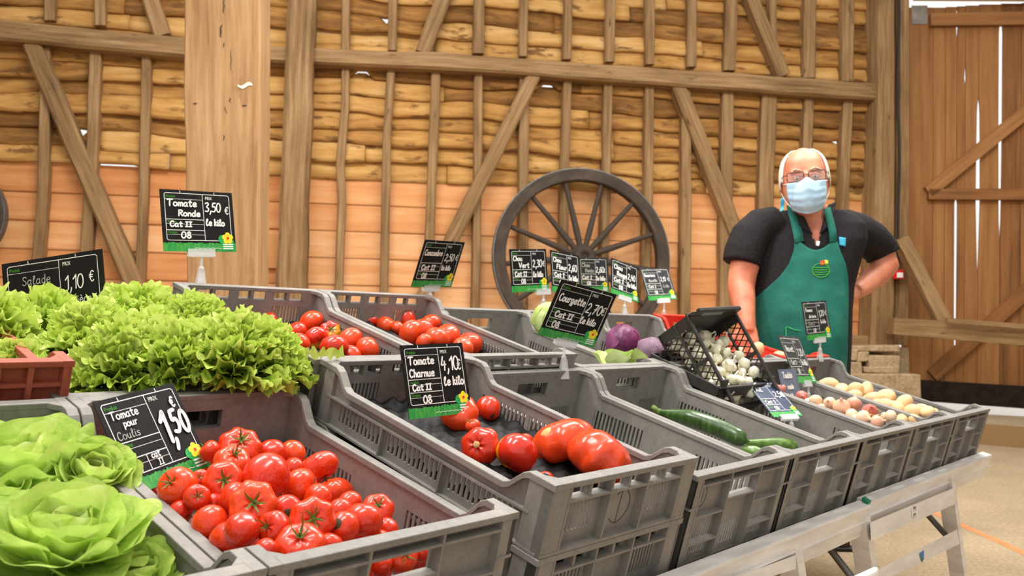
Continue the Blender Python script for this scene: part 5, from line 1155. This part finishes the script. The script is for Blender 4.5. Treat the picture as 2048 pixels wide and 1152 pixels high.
# ---------------------------------------------------------------- black lattice crate with garlic and the tray beneath
KS = .87; KP = CAM + (np.array([.6028, 2.9226, .9858]) - CAM) * KS; KU = unit((.7246, .6869, .0555)); KV = unit((.3957, -.3488, -.8495)); KW_ = unit(np.cross(KU, -KV)); KW_ = KW_ if KW_[2] > 0 else -KW_
KL, KWD, KH = .330 * KS, .301 * KS, .150 * KS
KM = frame(KP - KW_ * KH, KU, KV, KW_)
T = thing('lattice_crate', 'black lattice sided crate tipped forward and full of garlic', 'crate', KM)
def lattice(b, y0, y1, z0, z1, x0, x1, nd):
    """diamond net in the y z plane between x0 and x1"""
    hgt = z1 - z0; st_ = (y1 - y0) / nd
    for s_ in (1, -1):
        k = -int(hgt / st_) - 1
        while k <= nd + int(hgt / st_) + 1:
            ya = y0 + k * st_; A = np.array([ya, z0]); B = np.array([ya + s_ * hgt * .62, z1])
            ts = [0., 1.]
            d_ = B - A
            for lim, sg in ((y0, 1), (y1, -1)):
                va, vb = sg * (A[0] - lim), sg * (B[0] - lim)
                if va < 0 and vb < 0: ts = None; break
                if va < 0: ts[0] = max(ts[0], va / (va - vb))
                if vb < 0: ts[1] = min(ts[1], va / (va - vb))
            if ts and ts[1] - ts[0] > .03:
                p, q = A + d_ * ts[0], A + d_ * ts[1]; n_ = unit(np.array([-(q - p)[1], (q - p)[0]])) * .0018
                b.hexa([(x0, *(p - n_)), (x1, *(p - n_)), (x1, *(p + n_)), (x0, *(p + n_))], [(x0, *(q - n_)), (x1, *(q - n_)), (x1, *(q + n_)), (x0, *(q + n_))])
            k += 1
for x0, x1 in ((0, .004), (KWD - .004, KWD)):
    b = MB(); lattice(b, .03, KL - .008, .008, KH - .008, x0 + .001, x1 - .001, 11); b.box(x0, x1, 0, KL, 0, .009); b.box(x0, x1, 0, .032, 0, KH); b.box(x0, x1, KL - .01, KL, 0, KH); b.box(x0, x1, KL * .5 - .006, KL * .5 + .006, 0, KH); b.build('side_panel', 'black_plastic', T)
b = MB()
for x0, x1 in ((-.006, .006), (KWD - .006, KWD + .006)): b.box(x0, x1, 0, KL, KH - .009, KH); b.box(x0, x1, .0, KL, KH * .52, KH * .52 + .006)
b.box(0, KWD, -.006, .008, KH - .010, KH); b.box(0, KWD, KL - .008, KL + .004, KH * .45, KH * .45 + .01); b.build('rim', 'black_plastic', T, .002)
b = MB(); c_ = .03; hx0, hx1 = KWD * .25, KWD * .7                       # rear end raised into a handle with cut corners
q = [(0, 0), (KWD, 0), (KWD, KH), (KWD - c_, KH + .035), (c_, KH + .035), (0, KH)]
b.box(0, KWD, 0, .005, 0, KH - .01); b.box(0, hx0, 0, .005, KH - .01, KH + .02); b.box(hx1, KWD, 0, .005, KH - .01, KH + .02); b.box(c_ * .6, KWD - c_ * .6, -.004, .009, KH + .02, KH + .034)
b.build('handle_end', 'black_plastic', T, .003)
b = MB(); b.box(0, KWD, KL - .005, KL, 0, KH * .45); b.build('front_end', 'black_plastic', T)
b = MB()
for k in range(13): b.box(0, KWD, KL * k / 13 + .004, KL * k / 13 + .014, 0, .004)
b.box(0, .01, 0, KL, 0, .004); b.box(KWD - .01, KWD, 0, KL, 0, .004); b.build('base', 'black_plastic', T)
def bulb_mb(seed):
    r_ = random.Random(seed); b = MB(); P = []; ph = r_.random() * 6
    for i in range(20):
        a = 2 * math.pi * i / 20; row = []
        for z, rad in [(-.72, 0), (-.7, .25), (-.55, .7), (-.25, .97), (.1, .98), (.4, .78), (.65, .45), (.85, .24), (1.1, .16), (1.5, .13), (1.9, .15), (1.92, 0)]:
            rad *= 1 + .05 * math.cos(6 * a + ph) * (abs(z) < .7); row.append((rad * math.cos(a) + .14 * max(0, z - .6) ** 1.5, rad * math.sin(a), z))
        P.append(row)
    b.grid(P, True, flip=True); b.tube([(0, 0, -.7), (0, 0, -.78)], [.2, .17], 8); return b
GB = [bulb_mb(k).mesh('garlic_bulb', 'garlic_skin') for k in range(3)]
rr = random.Random(4); K3 = np.array([KU, KV, KW_]).T; pl_ = []
for _ in range(6000):
    q = np.array([rr.uniform(.022, KWD - .022), rr.uniform(.02, KL - .018), rr.uniform(.02, KH - .03)]); r_ = rr.uniform(.0155, .020)
    if q[2] > .03 + .075 * min(1, (q[1] + .02) / KL * 1.4): continue
    if all(np.linalg.norm(q - p) > (r_ + s_) * .96 for p, s_ in pl_): pl_.append((q, r_))
    if len(pl_) > 88: break
def put(meshes, name, P, r_, label, cat, group, k, asp=1.):
    R_ = zrot((rr.uniform(-1, 1), rr.uniform(-1, 1), rr.uniform(-.2, 1)), rr.random() * 6); o = bpy.data.objects.new(name, meshes[k % len(meshes)]); COL.objects.link(o)
    o.matrix_world = Matrix([[R_[i][0] * r_ * asp, R_[i][1] * r_, R_[i][2] * r_, P[i]] for i in range(3)] + [[0, 0, 0, 1]]); return tag(o, label, cat, group)
for k, (q, r_) in enumerate(pl_): put(GB, 'garlic_bulb', KP - KW_ * KH + K3 @ q, r_, 'creamy white garlic bulb in the tipped black lattice crate', 'garlic', 'garlic bulbs in the lattice crate', k)
# shallow black tray
TM = stall_matrix(S(.83, -.425, -.045)) @ Matrix.Rotation(.10, 4, 'X'); T = thing('shallow_tray', 'low black plastic tray with raised corners lying inside the grey crate', 'tray', TM)
b = MB(); b.box(0, .33, 0, .25, 0, .003); b.build('base', 'black_plastic', T)
b = MB()
for x0, x1, y0, y1 in ((0, .33, 0, .005), (0, .33, .245, .25), (0, .005, 0, .25), (.325, .33, 0, .25)): b.box(x0, x1, y0, y1, 0, .032)
for x in (0, .295):
    for y in (0, .215): b.box(x - .002, x + .037, y - .002, y + .037, .0, .030) if False else b.box(x, x + .035, y if y else -.002, (y if y else -.002) + .007, .03, .055)
b.box(-.004, .334, -.006, .006, .028, .034); b.build('rim', 'black_plastic', T, .003)
for k, (x, y) in enumerate([(.06, .1), (.1, .06), (.13, .11), (.05, .05), (.16, .05), (.2, .09), (.24, .06), (.09, .15), (.19, .14)]):
    M_ = TM @ Vector((x, y, .022)); put(GB, 'garlic_bulb', M_, .018, 'loose garlic bulb in the shallow black tray', 'garlic', 'garlic bulbs in the tray', k)
# ---------------------------------------------------------------- onions and potatoes
def blob_mb(seed, asp, lump): 
    r_ = random.Random(seed); b = MB(); P = []; s1, s2 = r_.random() * 20, r_.random() * 20
    for i in range(22):
        a = 2 * math.pi * i / 22; row = []
        for j in range(13):
            t_ = math.pi * j / 12; k = 1 + lump * (math.sin(2 * a + s1) * math.sin(t_) + .7 * math.sin(3 * t_ + s2 + a) * math.sin(t_)); row.append((math.sin(t_) * math.cos(a) * k, math.sin(t_) * math.sin(a) * k * .92, math.cos(t_) * asp * k))
        P.append(row)
    return b.grid(P, True, flip=True)
PM = [blob_mb(k, 1.3, .06).mesh('potato', 'potato_skin') for k in range(4)]
def onion_mb(seed):
    b = MB(); P = []
    for i in range(24):
        a = 2 * math.pi * i / 24; P.append([(q * math.cos(a) * (1 + .02 * math.sin(8 * a)), q * math.sin(a) * (1 + .02 * math.sin(8 * a)), z) for z, q in [(-.82, 0), (-.8, .3), (-.6, .75), (-.2, 1), (.2, .98), (.55, .72), (.78, .4), (.95, .2), (1.15, .13), (1.3, .1), (1.31, 0)]])
    return b.grid(P, True, flip=True)
ON = [onion_mb(1).mesh('onion', 'onion_skin')]
ordn = ['first', 'second', 'third', 'fourth', 'fifth', 'sixth', 'seventh', 'eighth', 'ninth', 'tenth', 'eleventh', 'twelfth', 'thirteenth', 'fourteenth', 'fifteenth', 'sixteenth', 'seventeenth', 'eighteenth', 'nineteenth', 'twentieth', 'twenty-first', 'twenty-second', 'twenty-third', 'twenty-fourth', 'twenty-fifth', 'twenty-sixth']
c4 = lambda L: [(1500 + x / 3.388, 560 + y / 3.388, r_ / 3.388, w_) for x, y, r_, w_ in L]
def lot(L_, meshes, name, cat, group, phrase, asp=1., u0=0.):
    L = [(x, y, r_ * 1.14, w_ + .008) for x, y, r_, w_ in L_]; P, R_ = settle(L, vmax=-.018, ub=(u0 + .012, u0 + .388)); order = sorted(range(len(L)), key=lambda k: L[k][1]); 
    for n, k in enumerate(order): put(meshes, name, P[k], float(R_[k]), phrase % ordn[n], cat, group, k, asp)
lot(c4([(530, 712, 50, -.05), (620, 748, 45, -.05), (715, 748, 48, -.045), (790, 750, 44, -.045), (705, 785, 38, -.05), (845, 800, 40, -.045), (920, 795, 55, -.035), (1045, 835, 52, -.035), (930, 850, 44, -.035), (995, 868, 45, -.035), (1100, 900, 52, -.03), (1150, 885, 45, -.035), (1205, 895, 42, -.035), (1030, 950, 40, -.04), (1120, 962, 42, -.035), (790, 815, 36, -.05), (1250, 905, 30, -.05), (870, 845, 34, -.06)]), PM, 'potato', 'potato', 'potatoes in the rightmost crate', 'pale potato in the rightmost grey crate, %s counted from its rear end', .9, 1.616)
lot(c4([(160, 722, 26, -.05), (212, 738, 30, -.045), (445, 820, 40, -.04), (540, 835, 38, -.045), (620, 860, 52, -.03), (704, 838, 46, -.03), (812, 890, 46, -.03), (770, 935, 46, -.03), (862, 962, 42, -.03), (955, 922, 36, -.025), (690, 915, 38, -.04), (350, 790, 36, -.05), (722, 950, 36, -.045), (395, 835, 34, -.05), (915, 930, 30, -.045), (480, 870, 30, -.06)]), ON, 'onion', 'onion', 'pinkish onions', 'pinkish onion in the grey onion crate, %s counted from its rear end', 1., 1.212)
for px, py, rp, d_, lab in ((1515, 700, 13, 3.32, 'potato lying by the hand of the man in the red crate'), (1558, 712, 11, 3.28, 'potato in the red crate beside the navet sign'), (1480, 705, 10, 3.36, 'potato in the red crate seen through the black lattice')):
    put(PM, 'potato', at(px, py, d_), rp / F_PX * d_, lab, 'potato', None, 1, 1.)
# dry stem tangle on the onions
b = MB(); c0 = ondeck(1756, 826, -.015); b.tube([c0 + U * (.03 * math.cos(k * .5)) - V * (.03 * math.sin(k * .5)) + W * .008 * math.sin(k * .9) for k in range(9)], .0012, 5); tag(b.build('dry_stem', 'dry_stem'), 'thin dry looped stem lying over the onions', 'dry stem')
# ---------------------------------------------------------------- the man behind the stall
def fuse(b, voxel, smooth=4, name='body'):
    me = b.mesh(name, 'skin'); ob = bpy.data.objects.new('tmp', me); COL.objects.link(ob)
    m = ob.modifiers.new('r', 'REMESH'); m.mode = 'VOXEL'; m.voxel_size = voxel; m.use_smooth_shade = True
    s_ = ob.modifiers.new('s', 'SMOOTH'); s_.iterations = smooth; s_.factor = .5
    bpy.context.view_layer.update(); dg = bpy.context.evaluated_depsgraph_get(); out = bpy.data.meshes.new_from_object(ob.evaluated_get(dg))
    bpy.data.objects.remove(ob); bpy.data.meshes.remove(me); out.name = name; return out
MDEP = 3.85
MAN = thing('person', 'man in black polo shirt, green apron and blue face mask, hand on hip', 'person', (1.32, 3.86, 0))
MB0 = np.array([1.32, 3.86, 0])
def Mp(x, y, d): return at(x, y, d) - MB0
def attach(me, mat, name, parent=MAN):
    me.materials.clear(); me.materials.append(MT[mat]); o = bpy.data.objects.new(name, me); COL.objects.link(o); o.parent = parent; return o
px2m = MDEP / F_PX
def loft(b, rings, n=28):
    """rings: (px x, px y, half width px, front m, back m, depth)"""
    P = []
    for i in range(n):
        a = 2 * math.pi * i / n; row = []
        for x, y, hw, fr, bk, d in rings:
            c = Mp(x, y, d); ca, sa = math.cos(a), math.sin(a); e = .82
            X_ = math.copysign(abs(sa) ** e, sa) * hw * d / F_PX; Y_ = math.copysign(abs(ca) ** e, ca) * (fr if ca > 0 else bk)
            vd = ray(x, y); vd = unit((vd[0], vd[1], 0)); row.append(c + np.array([vd[1], -vd[0], 0]) * X_ - vd * Y_)
        P.append(row)
    b.grid(P, True, flip=True)
    for k in (0, -1): b.add([P[i][k] for i in range(n)], [tuple(range(n))])
def limb(b, pts, n=16): b.tube([Mp(x, y, d) for x, y, d, r_ in pts], [r_ * d / F_PX for x, y, d, r_ in pts], n)
TORSO = [(1624, 412, 34, .06, .06, 3.83), (1623, 422, 58, .072, .08, 3.84), (1621, 434, 84, .085, .10, 3.85), (1619, 450, 101, .105, .12, 3.85), (1615, 480, 107, .13, .13, 3.85), (1609, 520, 101, .15, .135, 3.85), (1602, 570, 95, .168, .135, 3.85), (1600, 620, 93, .188, .135, 3.85), (1599, 670, 93, .192, .135, 3.85), (1599, 720, 91, .178, .14, 3.85), (1599, 770, 89, .15, .15, 3.85), (1599, 805, 78, .12, .13, 3.85)]
def grow(R_, k, m): return [(x, y, hw + m / px2m, f_ + m, b_ + m, d) for x, y, hw, f_, b_, d in R_]
body = MB(); loft(body, [TORSO[0], (1623, 422, 46, .066, .07, 3.83), (1621, 434, 72, .075, .09, 3.85)] + TORSO[3:])
# head, with brow, cheeks, ears and chin
HD = 3.74; hs = HD / F_PX; HC = Mp(1609, 362, HD)
HR = [(66, 3, 3, 3), (62, 16, 15, 18), (53, 29, 27, 34), (40, 37.5, 36, 46), (24, 42, 41, 53), (8, 44, 43, 55), (-6, 44, 43, 52), (-20, 42.5, 44, 44), (-34, 39, 43, 34), (-47, 32, 40, 24), (-57, 24, 35, 16), (-63, 13, 25, 8), (-65, 3, 8, 3)]
HZ = [r_[0] for r_ in HR][::-1]
TILT = Matrix.Rotation(math.radians(-15), 3, 'Z') @ Matrix.Rotation(math.radians(-5), 3, 'Y') @ Matrix.Rotation(math.radians(7), 3, 'X')
def hpt(az, z, k=1., add=0.):
    hw, fr, bk = [np.interp(z, HZ, [r_[i] for r_ in HR][::-1]) for i in (1, 2, 3)]
    ca, sa = math.cos(az), math.sin(az); e = .92
    v_ = Vector(((math.copysign(abs(sa) ** e, sa) * hw * k + add * sa) * hs, -(math.copysign(abs(ca) ** e, ca) * (fr if ca > 0 else bk) * k + add * ca) * hs, z * hs))
    return HC + np.array(TILT @ v_)
def hl(x, y, z): return HC + np.array(TILT @ Vector((x * hs, -y * hs, z * hs)))
zz = np.linspace(66, -65, 26)
body.grid([[hpt(2 * math.pi * i / 36, z) for z in zz] for i in range(36)], True)
for s_ in (-1, 1):
    body.ell(hl(45 * s_, -4, -6), (.010, .018, .032), 12, 8); body.ell(hl(18 * s_, 37, 17), (.030, .014, .009), 12, 8); body.ell(hl(23 * s_, 30, -14), (.022, .018, .022), 12, 8)
body.ell(hl(0, 44, -12), (.017, .026, .03), 12, 8); body.ell(hl(0, 45, 4), (.010, .014, .03), 10, 8); body.ell(hl(0, 38, -55), (.034, .026, .022), 12, 8)
limb(body, [(1611, 398, 3.80, 31), (1616, 420, 3.81, 33), (1622, 450, 3.83, 44)])
# arms
limb(body, [(1545, 446, 3.84, 32), (1515, 462, 3.82, 33), (1495, 505, 3.79, 30), (1485, 550, 3.77, 28), (1482, 575, 3.75, 27), (1487, 605, 3.70, 24), (1492, 632, 3.66, 18.5), (1494, 648, 3.645, 17.5), (1494, 664, 3.635, 17)])
limb(body, [(1690, 456, 3.87, 30), (1722, 472, 3.90, 30), (1748, 490, 3.95, 27), (1766, 510, 3.98, 25), (1772, 528, 3.97, 26), (1752, 552, 3.93, 24), (1728, 572, 3.88, 19), (1712, 583, 3.84, 16)])
def hand(b, wrist, fwd, nrm, thumb_side, scale=1., curl=.5, fan=.09):
    f_ = unit(fwd); n_ = unit(np.array(nrm) - f_ * (np.array(nrm) @ f_)); s_ = np.cross(f_, n_) * thumb_side; L = .19 * scale
    P = lambda a, c, h_: wrist + (f_ * a + s_ * c + n_ * h_) * L
    for c0, c1, r0, r1 in ((.10, .16, .085, .075), (.02, .05, .09, .08), (-.07, -.07, .085, .075), (-.14, -.17, .07, .062)):   # palm
        b.tube([P(-.03, c0 * .6, 0), P(.2, c0, .01), P(.46, c1, .0)], [r0 * L * .95, r0 * L * 1.05, r1 * L], 10)
    for k, (c, ln_, r_) in enumerate(((.165, .42, .052), (.055, .47, .054), (-.065, .44, .052), (-.175, .34, .045))):
        q = P(.45, c, .0); a = (1.5 - k) * fan; d_ = unit(f_ * math.cos(a) + s_ * math.sin(a)); pts = [q]; ang = curl * .5
        for seg in (.45, .30, .25):
            dd = d_ * math.cos(ang) - n_ * math.sin(ang); pts.append(pts[-1] + dd * ln_ * L * seg); ang += curl * (.9 + .12 * k)
        b.tube(pts, [r_ * L * 1.08, r_ * L, r_ * L * .92, r_ * L * .78], 10); b.ell(pts[-1], [r_ * L * .8] * 3, 8, 6)
    t0 = P(.12, .15, -.01); t1 = P(.30, .30, -.03); t2 = P(.44, .36, -.07); t3 = P(.55, .36, -.12)
    b.tube([t0, t1, t2, t3], [.075 * L, .066 * L, .058 * L, .046 * L], 10); b.ell(t3, [.047 * L] * 3, 8, 6)
hand(body, Mp(1494, 646, 3.645), np.array([.02, -.30, -1.]), np.array([-.25, -1, .25]), 1, 1.0, .55)
hand(body, Mp(1712, 583, 3.84), np.array([-1, -.42, -.28]), np.array([.2, -1, .35]), 1, 1.0, .35)
# legs
for x0, x1 in ((1562, 1556), (1640, 1650)):
    limb(body, [(x0, 770, 3.86, 40), (x0, 860, 3.85, 36), ((x0 + x1) / 2, 950, 3.83, 27), (x1, 1030, 3.86, 22), (x1, 1070, 3.87, 17)])
attach(fuse(body, .0065, 3), 'skin', 'body')
# shirt
sh = MB(); loft(sh, grow([r_ for r_ in TORSO[1:] if r_[1] <= 780], 1, .012))
limb(sh, [(1556, 444, 3.84, 33), (1522, 453, 3.83, 38), (1500, 475, 3.81, 40), (1488, 503, 3.79, 39), (1482, 528, 3.78, 38)]); limb(sh, [(1682, 452, 3.87, 36), (1714, 463, 3.90, 38), (1740, 479, 3.94, 38), (1760, 498, 3.98, 35), (1768, 513, 3.975, 34)])
me = fuse(sh, .009, 3, 'shirt')
import bmesh
bm = bmesh.new(); bm.from_mesh(me); kill = []
tri = [(1588, 396), (1664, 396), (1633, 492)]
def inside(p):
    s_ = [(tri[(i + 1) % 3][0] - tri[i][0]) * (p[1] - tri[i][1]) - (tri[(i + 1) % 3][1] - tri[i][1]) * (p[0] - tri[i][0]) for i in range(3)]
    return all(v >= 0 for v in s_) or all(v <= 0 for v in s_)
def topx(X):
    d = np.array(X) + MB0 - CAM; z = d @ FW; return 1024 + F_PX * (d @ RT) / z, 576 - F_PX * (d @ UQ) / z
for f_ in bm.faces:
    c = f_.calc_center_median()
    if c.y < .03 and inside(topx(c)): kill.append(f_)
bmesh.ops.delete(bm, geom=kill, context='FACES'); bm.to_mesh(me); bm.free()
shirt = attach(me, 'black_cloth', 'polo_shirt'); s_ = shirt.modifiers.new('t', 'SOLIDIFY'); s_.thickness = .003
def tdepth(x, y, m):
    """depth of the front of the clothed torso at a picture point"""
    ys = [r_[1] for r_ in TORSO]; cx, hw, fr = [np.interp(y, ys, [r_[i] for r_ in TORSO]) for i in (0, 2, 3)]; hw += .036 / px2m; t_ = min(.995, abs(x - cx) / hw)
    return 3.85 - .33 * (x - cx) * px2m - .95 * (fr + .014 + m) * (1 - t_ ** 2.44) ** (1 / 2.44)
def patch(quad, m, name, mat, parent=MAN, n=8, thick=.002):
    b = MB(); q = np.array(quad, float); P = []
    for i in range(n + 1):
        row = []
        for j in range(n + 1):
            s_, t_ = i / n, j / n; p = (q[0] * (1 - s_) + q[1] * s_) * (1 - t_) + (q[3] * (1 - s_) + q[2] * s_) * t_; row.append(Mp(p[0], p[1], tdepth(p[0], p[1], m)))
        P.append(row)
    b.grid(P, flip=True); o = b.build(name, mat, parent)
    if thick: s_ = o.modifiers.new('t', 'SOLIDIFY'); s_.thickness = thick; s_.offset = 0
    return o
patch([(1576, 402), (1597, 410), (1626, 470), (1600, 452)], .012, 'collar', 'black_cloth', shirt, thick=.004); patch([(1672, 404), (1656, 410), (1638, 470), (1664, 448)], .012, 'collar', 'black_cloth', shirt, thick=.004)
patch([(1633, 482), (1640, 483), (1638, 492), (1632, 491)], .02, 'pen_clip', 'white_plastic', shirt); patch([(1678, 474), (1692, 476), (1691, 493), (1679, 490)], .01, 'chest_badge', 'lanyard_blue', shirt)
patch([(1561, 398), (1570, 394), (1567, 420), (1561, 424)], .018, 'lanyard', 'lanyard_blue', shirt)
# apron
AE = [(476, 1590, 1673), (500, 1588, 1680), (530, 1577, 1692), (555, 1558, 1696), (580, 1530, 1697), (602, 1504, 1697), (650, 1503, 1696), (700, 1504, 1695), (740, 1506, 1693), (790, 1508, 1690), (860, 1514, 1684)]
ya = [a[0] for a in AE]; P = []; nx, ny = 34, 52
for i in range(nx + 1):
    row = []
    for j in range(ny + 1):
        y = 476 + (860 - 476) * j / ny; s_ = i / nx; x = np.interp(y, ya, [a[1] for a in AE]) * (1 - s_) + np.interp(y, ya, [a[2] for a in AE]) * s_
        dip = 24 * math.sin(math.pi * s_) ** 1.2 * max(0, 1 - (y - 476) / 70); yy = y + dip
        d = tdepth(x, min(yy, 770), .012) - .006 * math.sin(x * .09 + y * .02) * min(1, max(0, y - 560) / 100)
        row.append(Mp(x, yy, d))
    P.append(row)
ab = MB(); ab.grid(P, flip=True); ap = ab.build('apron', 'green_cloth', MAN); s_ = ap.modifiers.new('t', 'SOLIDIFY'); s_.thickness = .0035; s_.offset = 0
def strap(pts, w_, name='strap', mat='green_cloth', m=.016, parent=ap):
    b = MB(); q = np.array(pts, float); T_ = np.gradient(q, axis=0); T_ /= np.linalg.norm(T_, axis=1)[:, None]; N_ = np.stack([-T_[:, 1], T_[:, 0]], 1)
    b.grid([[Mp(*(p + n_ * w_ / 2 * k), tdepth(p[0], p[1], m)) for k in (-1, 0, 1)] for p, n_ in zip(q, N_)], flip=True); o = b.build(name, mat, parent); s_ = o.modifiers.new('t', 'SOLIDIFY'); s_.thickness = .003; s_.offset = 0; return o
strap([(1599, 484), (1595, 462), (1590, 440), (1585, 424), (1582, 410)], 19); strap([(1667, 484), (1665, 462), (1661, 444), (1657, 430), (1653, 416)], 15)
strap([(1572, 653), (1590, 660), (1620, 664), (1650, 665), (1688, 660)], 1.6, 'pocket_seam', 'badge_green', .0155); strap([(1572, 653), (1573, 690), (1575, 730)], 1.2, 'pocket_seam', 'badge_green', .0155)
lg = strap([(1642 + 17 * math.cos(a), 541 + 14 * math.sin(a)) for a in np.linspace(0, 2 * math.pi, 25)], 1.6, 'apron_logo', 'green_ink', .0155)
for k in range(4): strap([(1628, 535 + 4.5 * k), (1640, 536 + 4.5 * k), (1656, 535 + 4.5 * k)], 1.6, 'logo_line', 'green_ink', .0156, lg)
patch([(1640, 523), (1648, 520), (1650, 529), (1642, 531)], .0158, 'logo_fruit', 'flower_red', lg); patch([(1649, 520), (1656, 521), (1656, 528), (1650, 527)], .0159, 'logo_leaf', 'flower_yellow', lg)
# hair: a short white shell round the sides and back, thin on top
hb_ = MB(); P = []
for i in range(41):
    az = math.radians(66) + math.radians(228) * i / 40; row = []; fr_ = min(i, 40 - i) / 20
    for j in range(13):
        z = -16 + (60 + 3 * fr_ + 16) * j / 12 if fr_ > .12 else 0 + (52) * j / 12
        row.append(hpt(az, z, 1.0, 3.0 * math.sin(min(1, (i + .4) / 5 if i < 20 else (40.4 - i) / 5) * 1.57) * math.sin(min(1, (12.5 - j) / 3.) * 1.57) + .4))
    P.append(row)
hb_.grid(P, flip=True); ho = hb_.build('hair', 'white_hair', MAN); s_ = ho.modifiers.new('t', 'SOLIDIFY'); s_.thickness = .004; s_.offset = -1
# eyes, brows
for s_ in (-1, 1):
    b = MB(); b.ell(hl(17.5 * s_, 40.5, 6), (.0125, .0085, .0065), 14, 8); e = b.build('eye', 'eye_white', MAN); b = MB(); b.ell(hl(17 * s_, 44, 5.6), (.0052, .0030, .0052), 12, 8); b.build('iris', 'eye_dark', e)
    b = MB(); b.tube([hl(8 * s_, 45.5, 10), hl(17 * s_, 45.5, 11.5), hl(27 * s_, 41, 7.5)], [.0022, .003, .002], 8); b.build('eyelid', 'skin', MAN)
    b = MB(); b.tube([hl(8 * s_, 46, 19), hl(18 * s_, 44.5, 22), hl(29 * s_, 37, 18)], [.003, .0042, .0025], 8); b.build('eyebrow', 'brow_hair', MAN)
# glasses
gb = MB()
def lensring(s_): return [hl(s_ * (20 + 15.5 * max(-1, min(1, 1.35 * math.cos(a)))), 50.5 - .0085 * (20 * s_ + 15 * math.cos(a)) ** 2 * .5, 8 + 8.2 * max(-1, min(1, 1.35 * math.sin(a))) - (1.5 if math.sin(a) < 0 else 0)) for a in np.linspace(0, 2 * math.pi, 29)]
for s_ in (-1, 1): gb.tube(lensring(s_), .0017, 6, False); gb.tube([hl(35 * s_, 45, 12), hl(42 * s_, 32, 12), hl(46.5 * s_, 2, 6)], .0018, 6)
gb.tube([hl(-5, 51, 10), hl(0, 52, 11.5), hl(5, 51, 10)], .0017, 6); go = gb.build('glasses', 'glasses_frame', MAN)
for s_ in (-1, 1): b = MB(); r_ = lensring(s_)[:-1]; b.add(r_, [tuple(range(len(r_)))]); b.build('lens', 'lens_glass', go)
# surgical mask with pleats and ear loops
P = []; n = 26
for i in range(n + 1):
    x = -1 + 2 * i / n; row = []
    for j in range(25):
        t_ = j / 24; hw = 36.5 - 9 * max(0, t_ - .45) ** 1.3 * 1.8; topz = -3 + 8 * math.exp(-(x / .22) ** 2); botz = -66 + 10 * x * x; z = topz + (botz - topz) * t_
        X_ = x * hw; fr = 50 + 13 * math.sin(math.pi * min(1, t_ * 1.05)) ** .8 * (1 - x * x) + 7 * math.exp(-(x / .3) ** 2) * max(0, 1 - t_ * 2); Y_ = fr * math.sqrt(max(0, 1 - .42 * x * x)) - 6 * x * x - 10 * max(0, t_ - .7) ** 1.2
        Y_ += 1.1 * math.sin(t_ * 26) * (1 if .2 < t_ < .8 else .2) * (.4 + .6 * abs(x)); row.append(hl(X_, Y_, z))
    P.append(row)
mb = MB(); mb.grid(P, flip=False); mo = mb.build('face_mask', 'mask_blue', MAN); s_ = mo.modifiers.new('t', 'SOLIDIFY'); s_.thickness = .0015
for s_ in (-1, 1):
    b = MB(); b.tube([hl(37.5 * s_, 30, -5), hl(43 * s_, 14, -3), hl(48.5 * s_, -4, 8)], .0014, 6); b.tube([hl(31 * s_, 24, -50), hl(42 * s_, 8, -32), hl(48 * s_, -6, -14)], .0014, 6); b.build('ear_loop', 'white_plastic', mo)
# trousers and shoes
tr = MB(); loft(tr, [(1599, 735, 92, .15, .15, 3.85), (1599, 780, 92, .145, .155, 3.85), (1599, 810, 84, .13, .14, 3.85)])
for x0, x1 in ((1562, 1556), (1640, 1650)): limb(tr, [(x0, 780, 3.86, 46), (x0, 860, 3.85, 42), ((x0 + x1) / 2, 950, 3.83, 34), (x1, 1030, 3.86, 29), (x1, 1072, 3.87, 28)])
attach(fuse(tr, .012, 3, 'trousers'), 'dark_trousers', 'trousers')
for x1 in (1556, 1650):
    f_ = onplane(x1, 1092, (0, 0, 0), (0, 0, 1)); f_ = np.array([Mp(x1, 1072, 3.87)[0], 0, 0]); b = MB()
    y0 = .0
    b.tube([f_ + np.array([0, .09, .045]), f_ + np.array([0, .03, .05]), f_ + np.array([.003, -.07, .038]), f_ + np.array([.006, -.16, .028])], [.036, .04, .041, .03], 14); b.tube([f_ + np.array([0, .02, .05]), f_ + np.array([0, .01, .14])], [.042, .045], 14)
    sme = fuse(b, .008, 3, 'shoe'); so_ = attach(sme, 'shoe_leather', 'shoe')
    b = MB(); b.hexa([f_ + np.array(p) for p in ((-.04, -.18, .001), (.05, -.18, .001), (.042, .12, .001), (-.04, .12, .001))], [f_ + np.array(p) for p in ((-.042, -.185, .016), (.052, -.185, .016), (.044, .122, .016), (-.042, .122, .016))]); b.build('sole', 'cable_black', so_, .004)
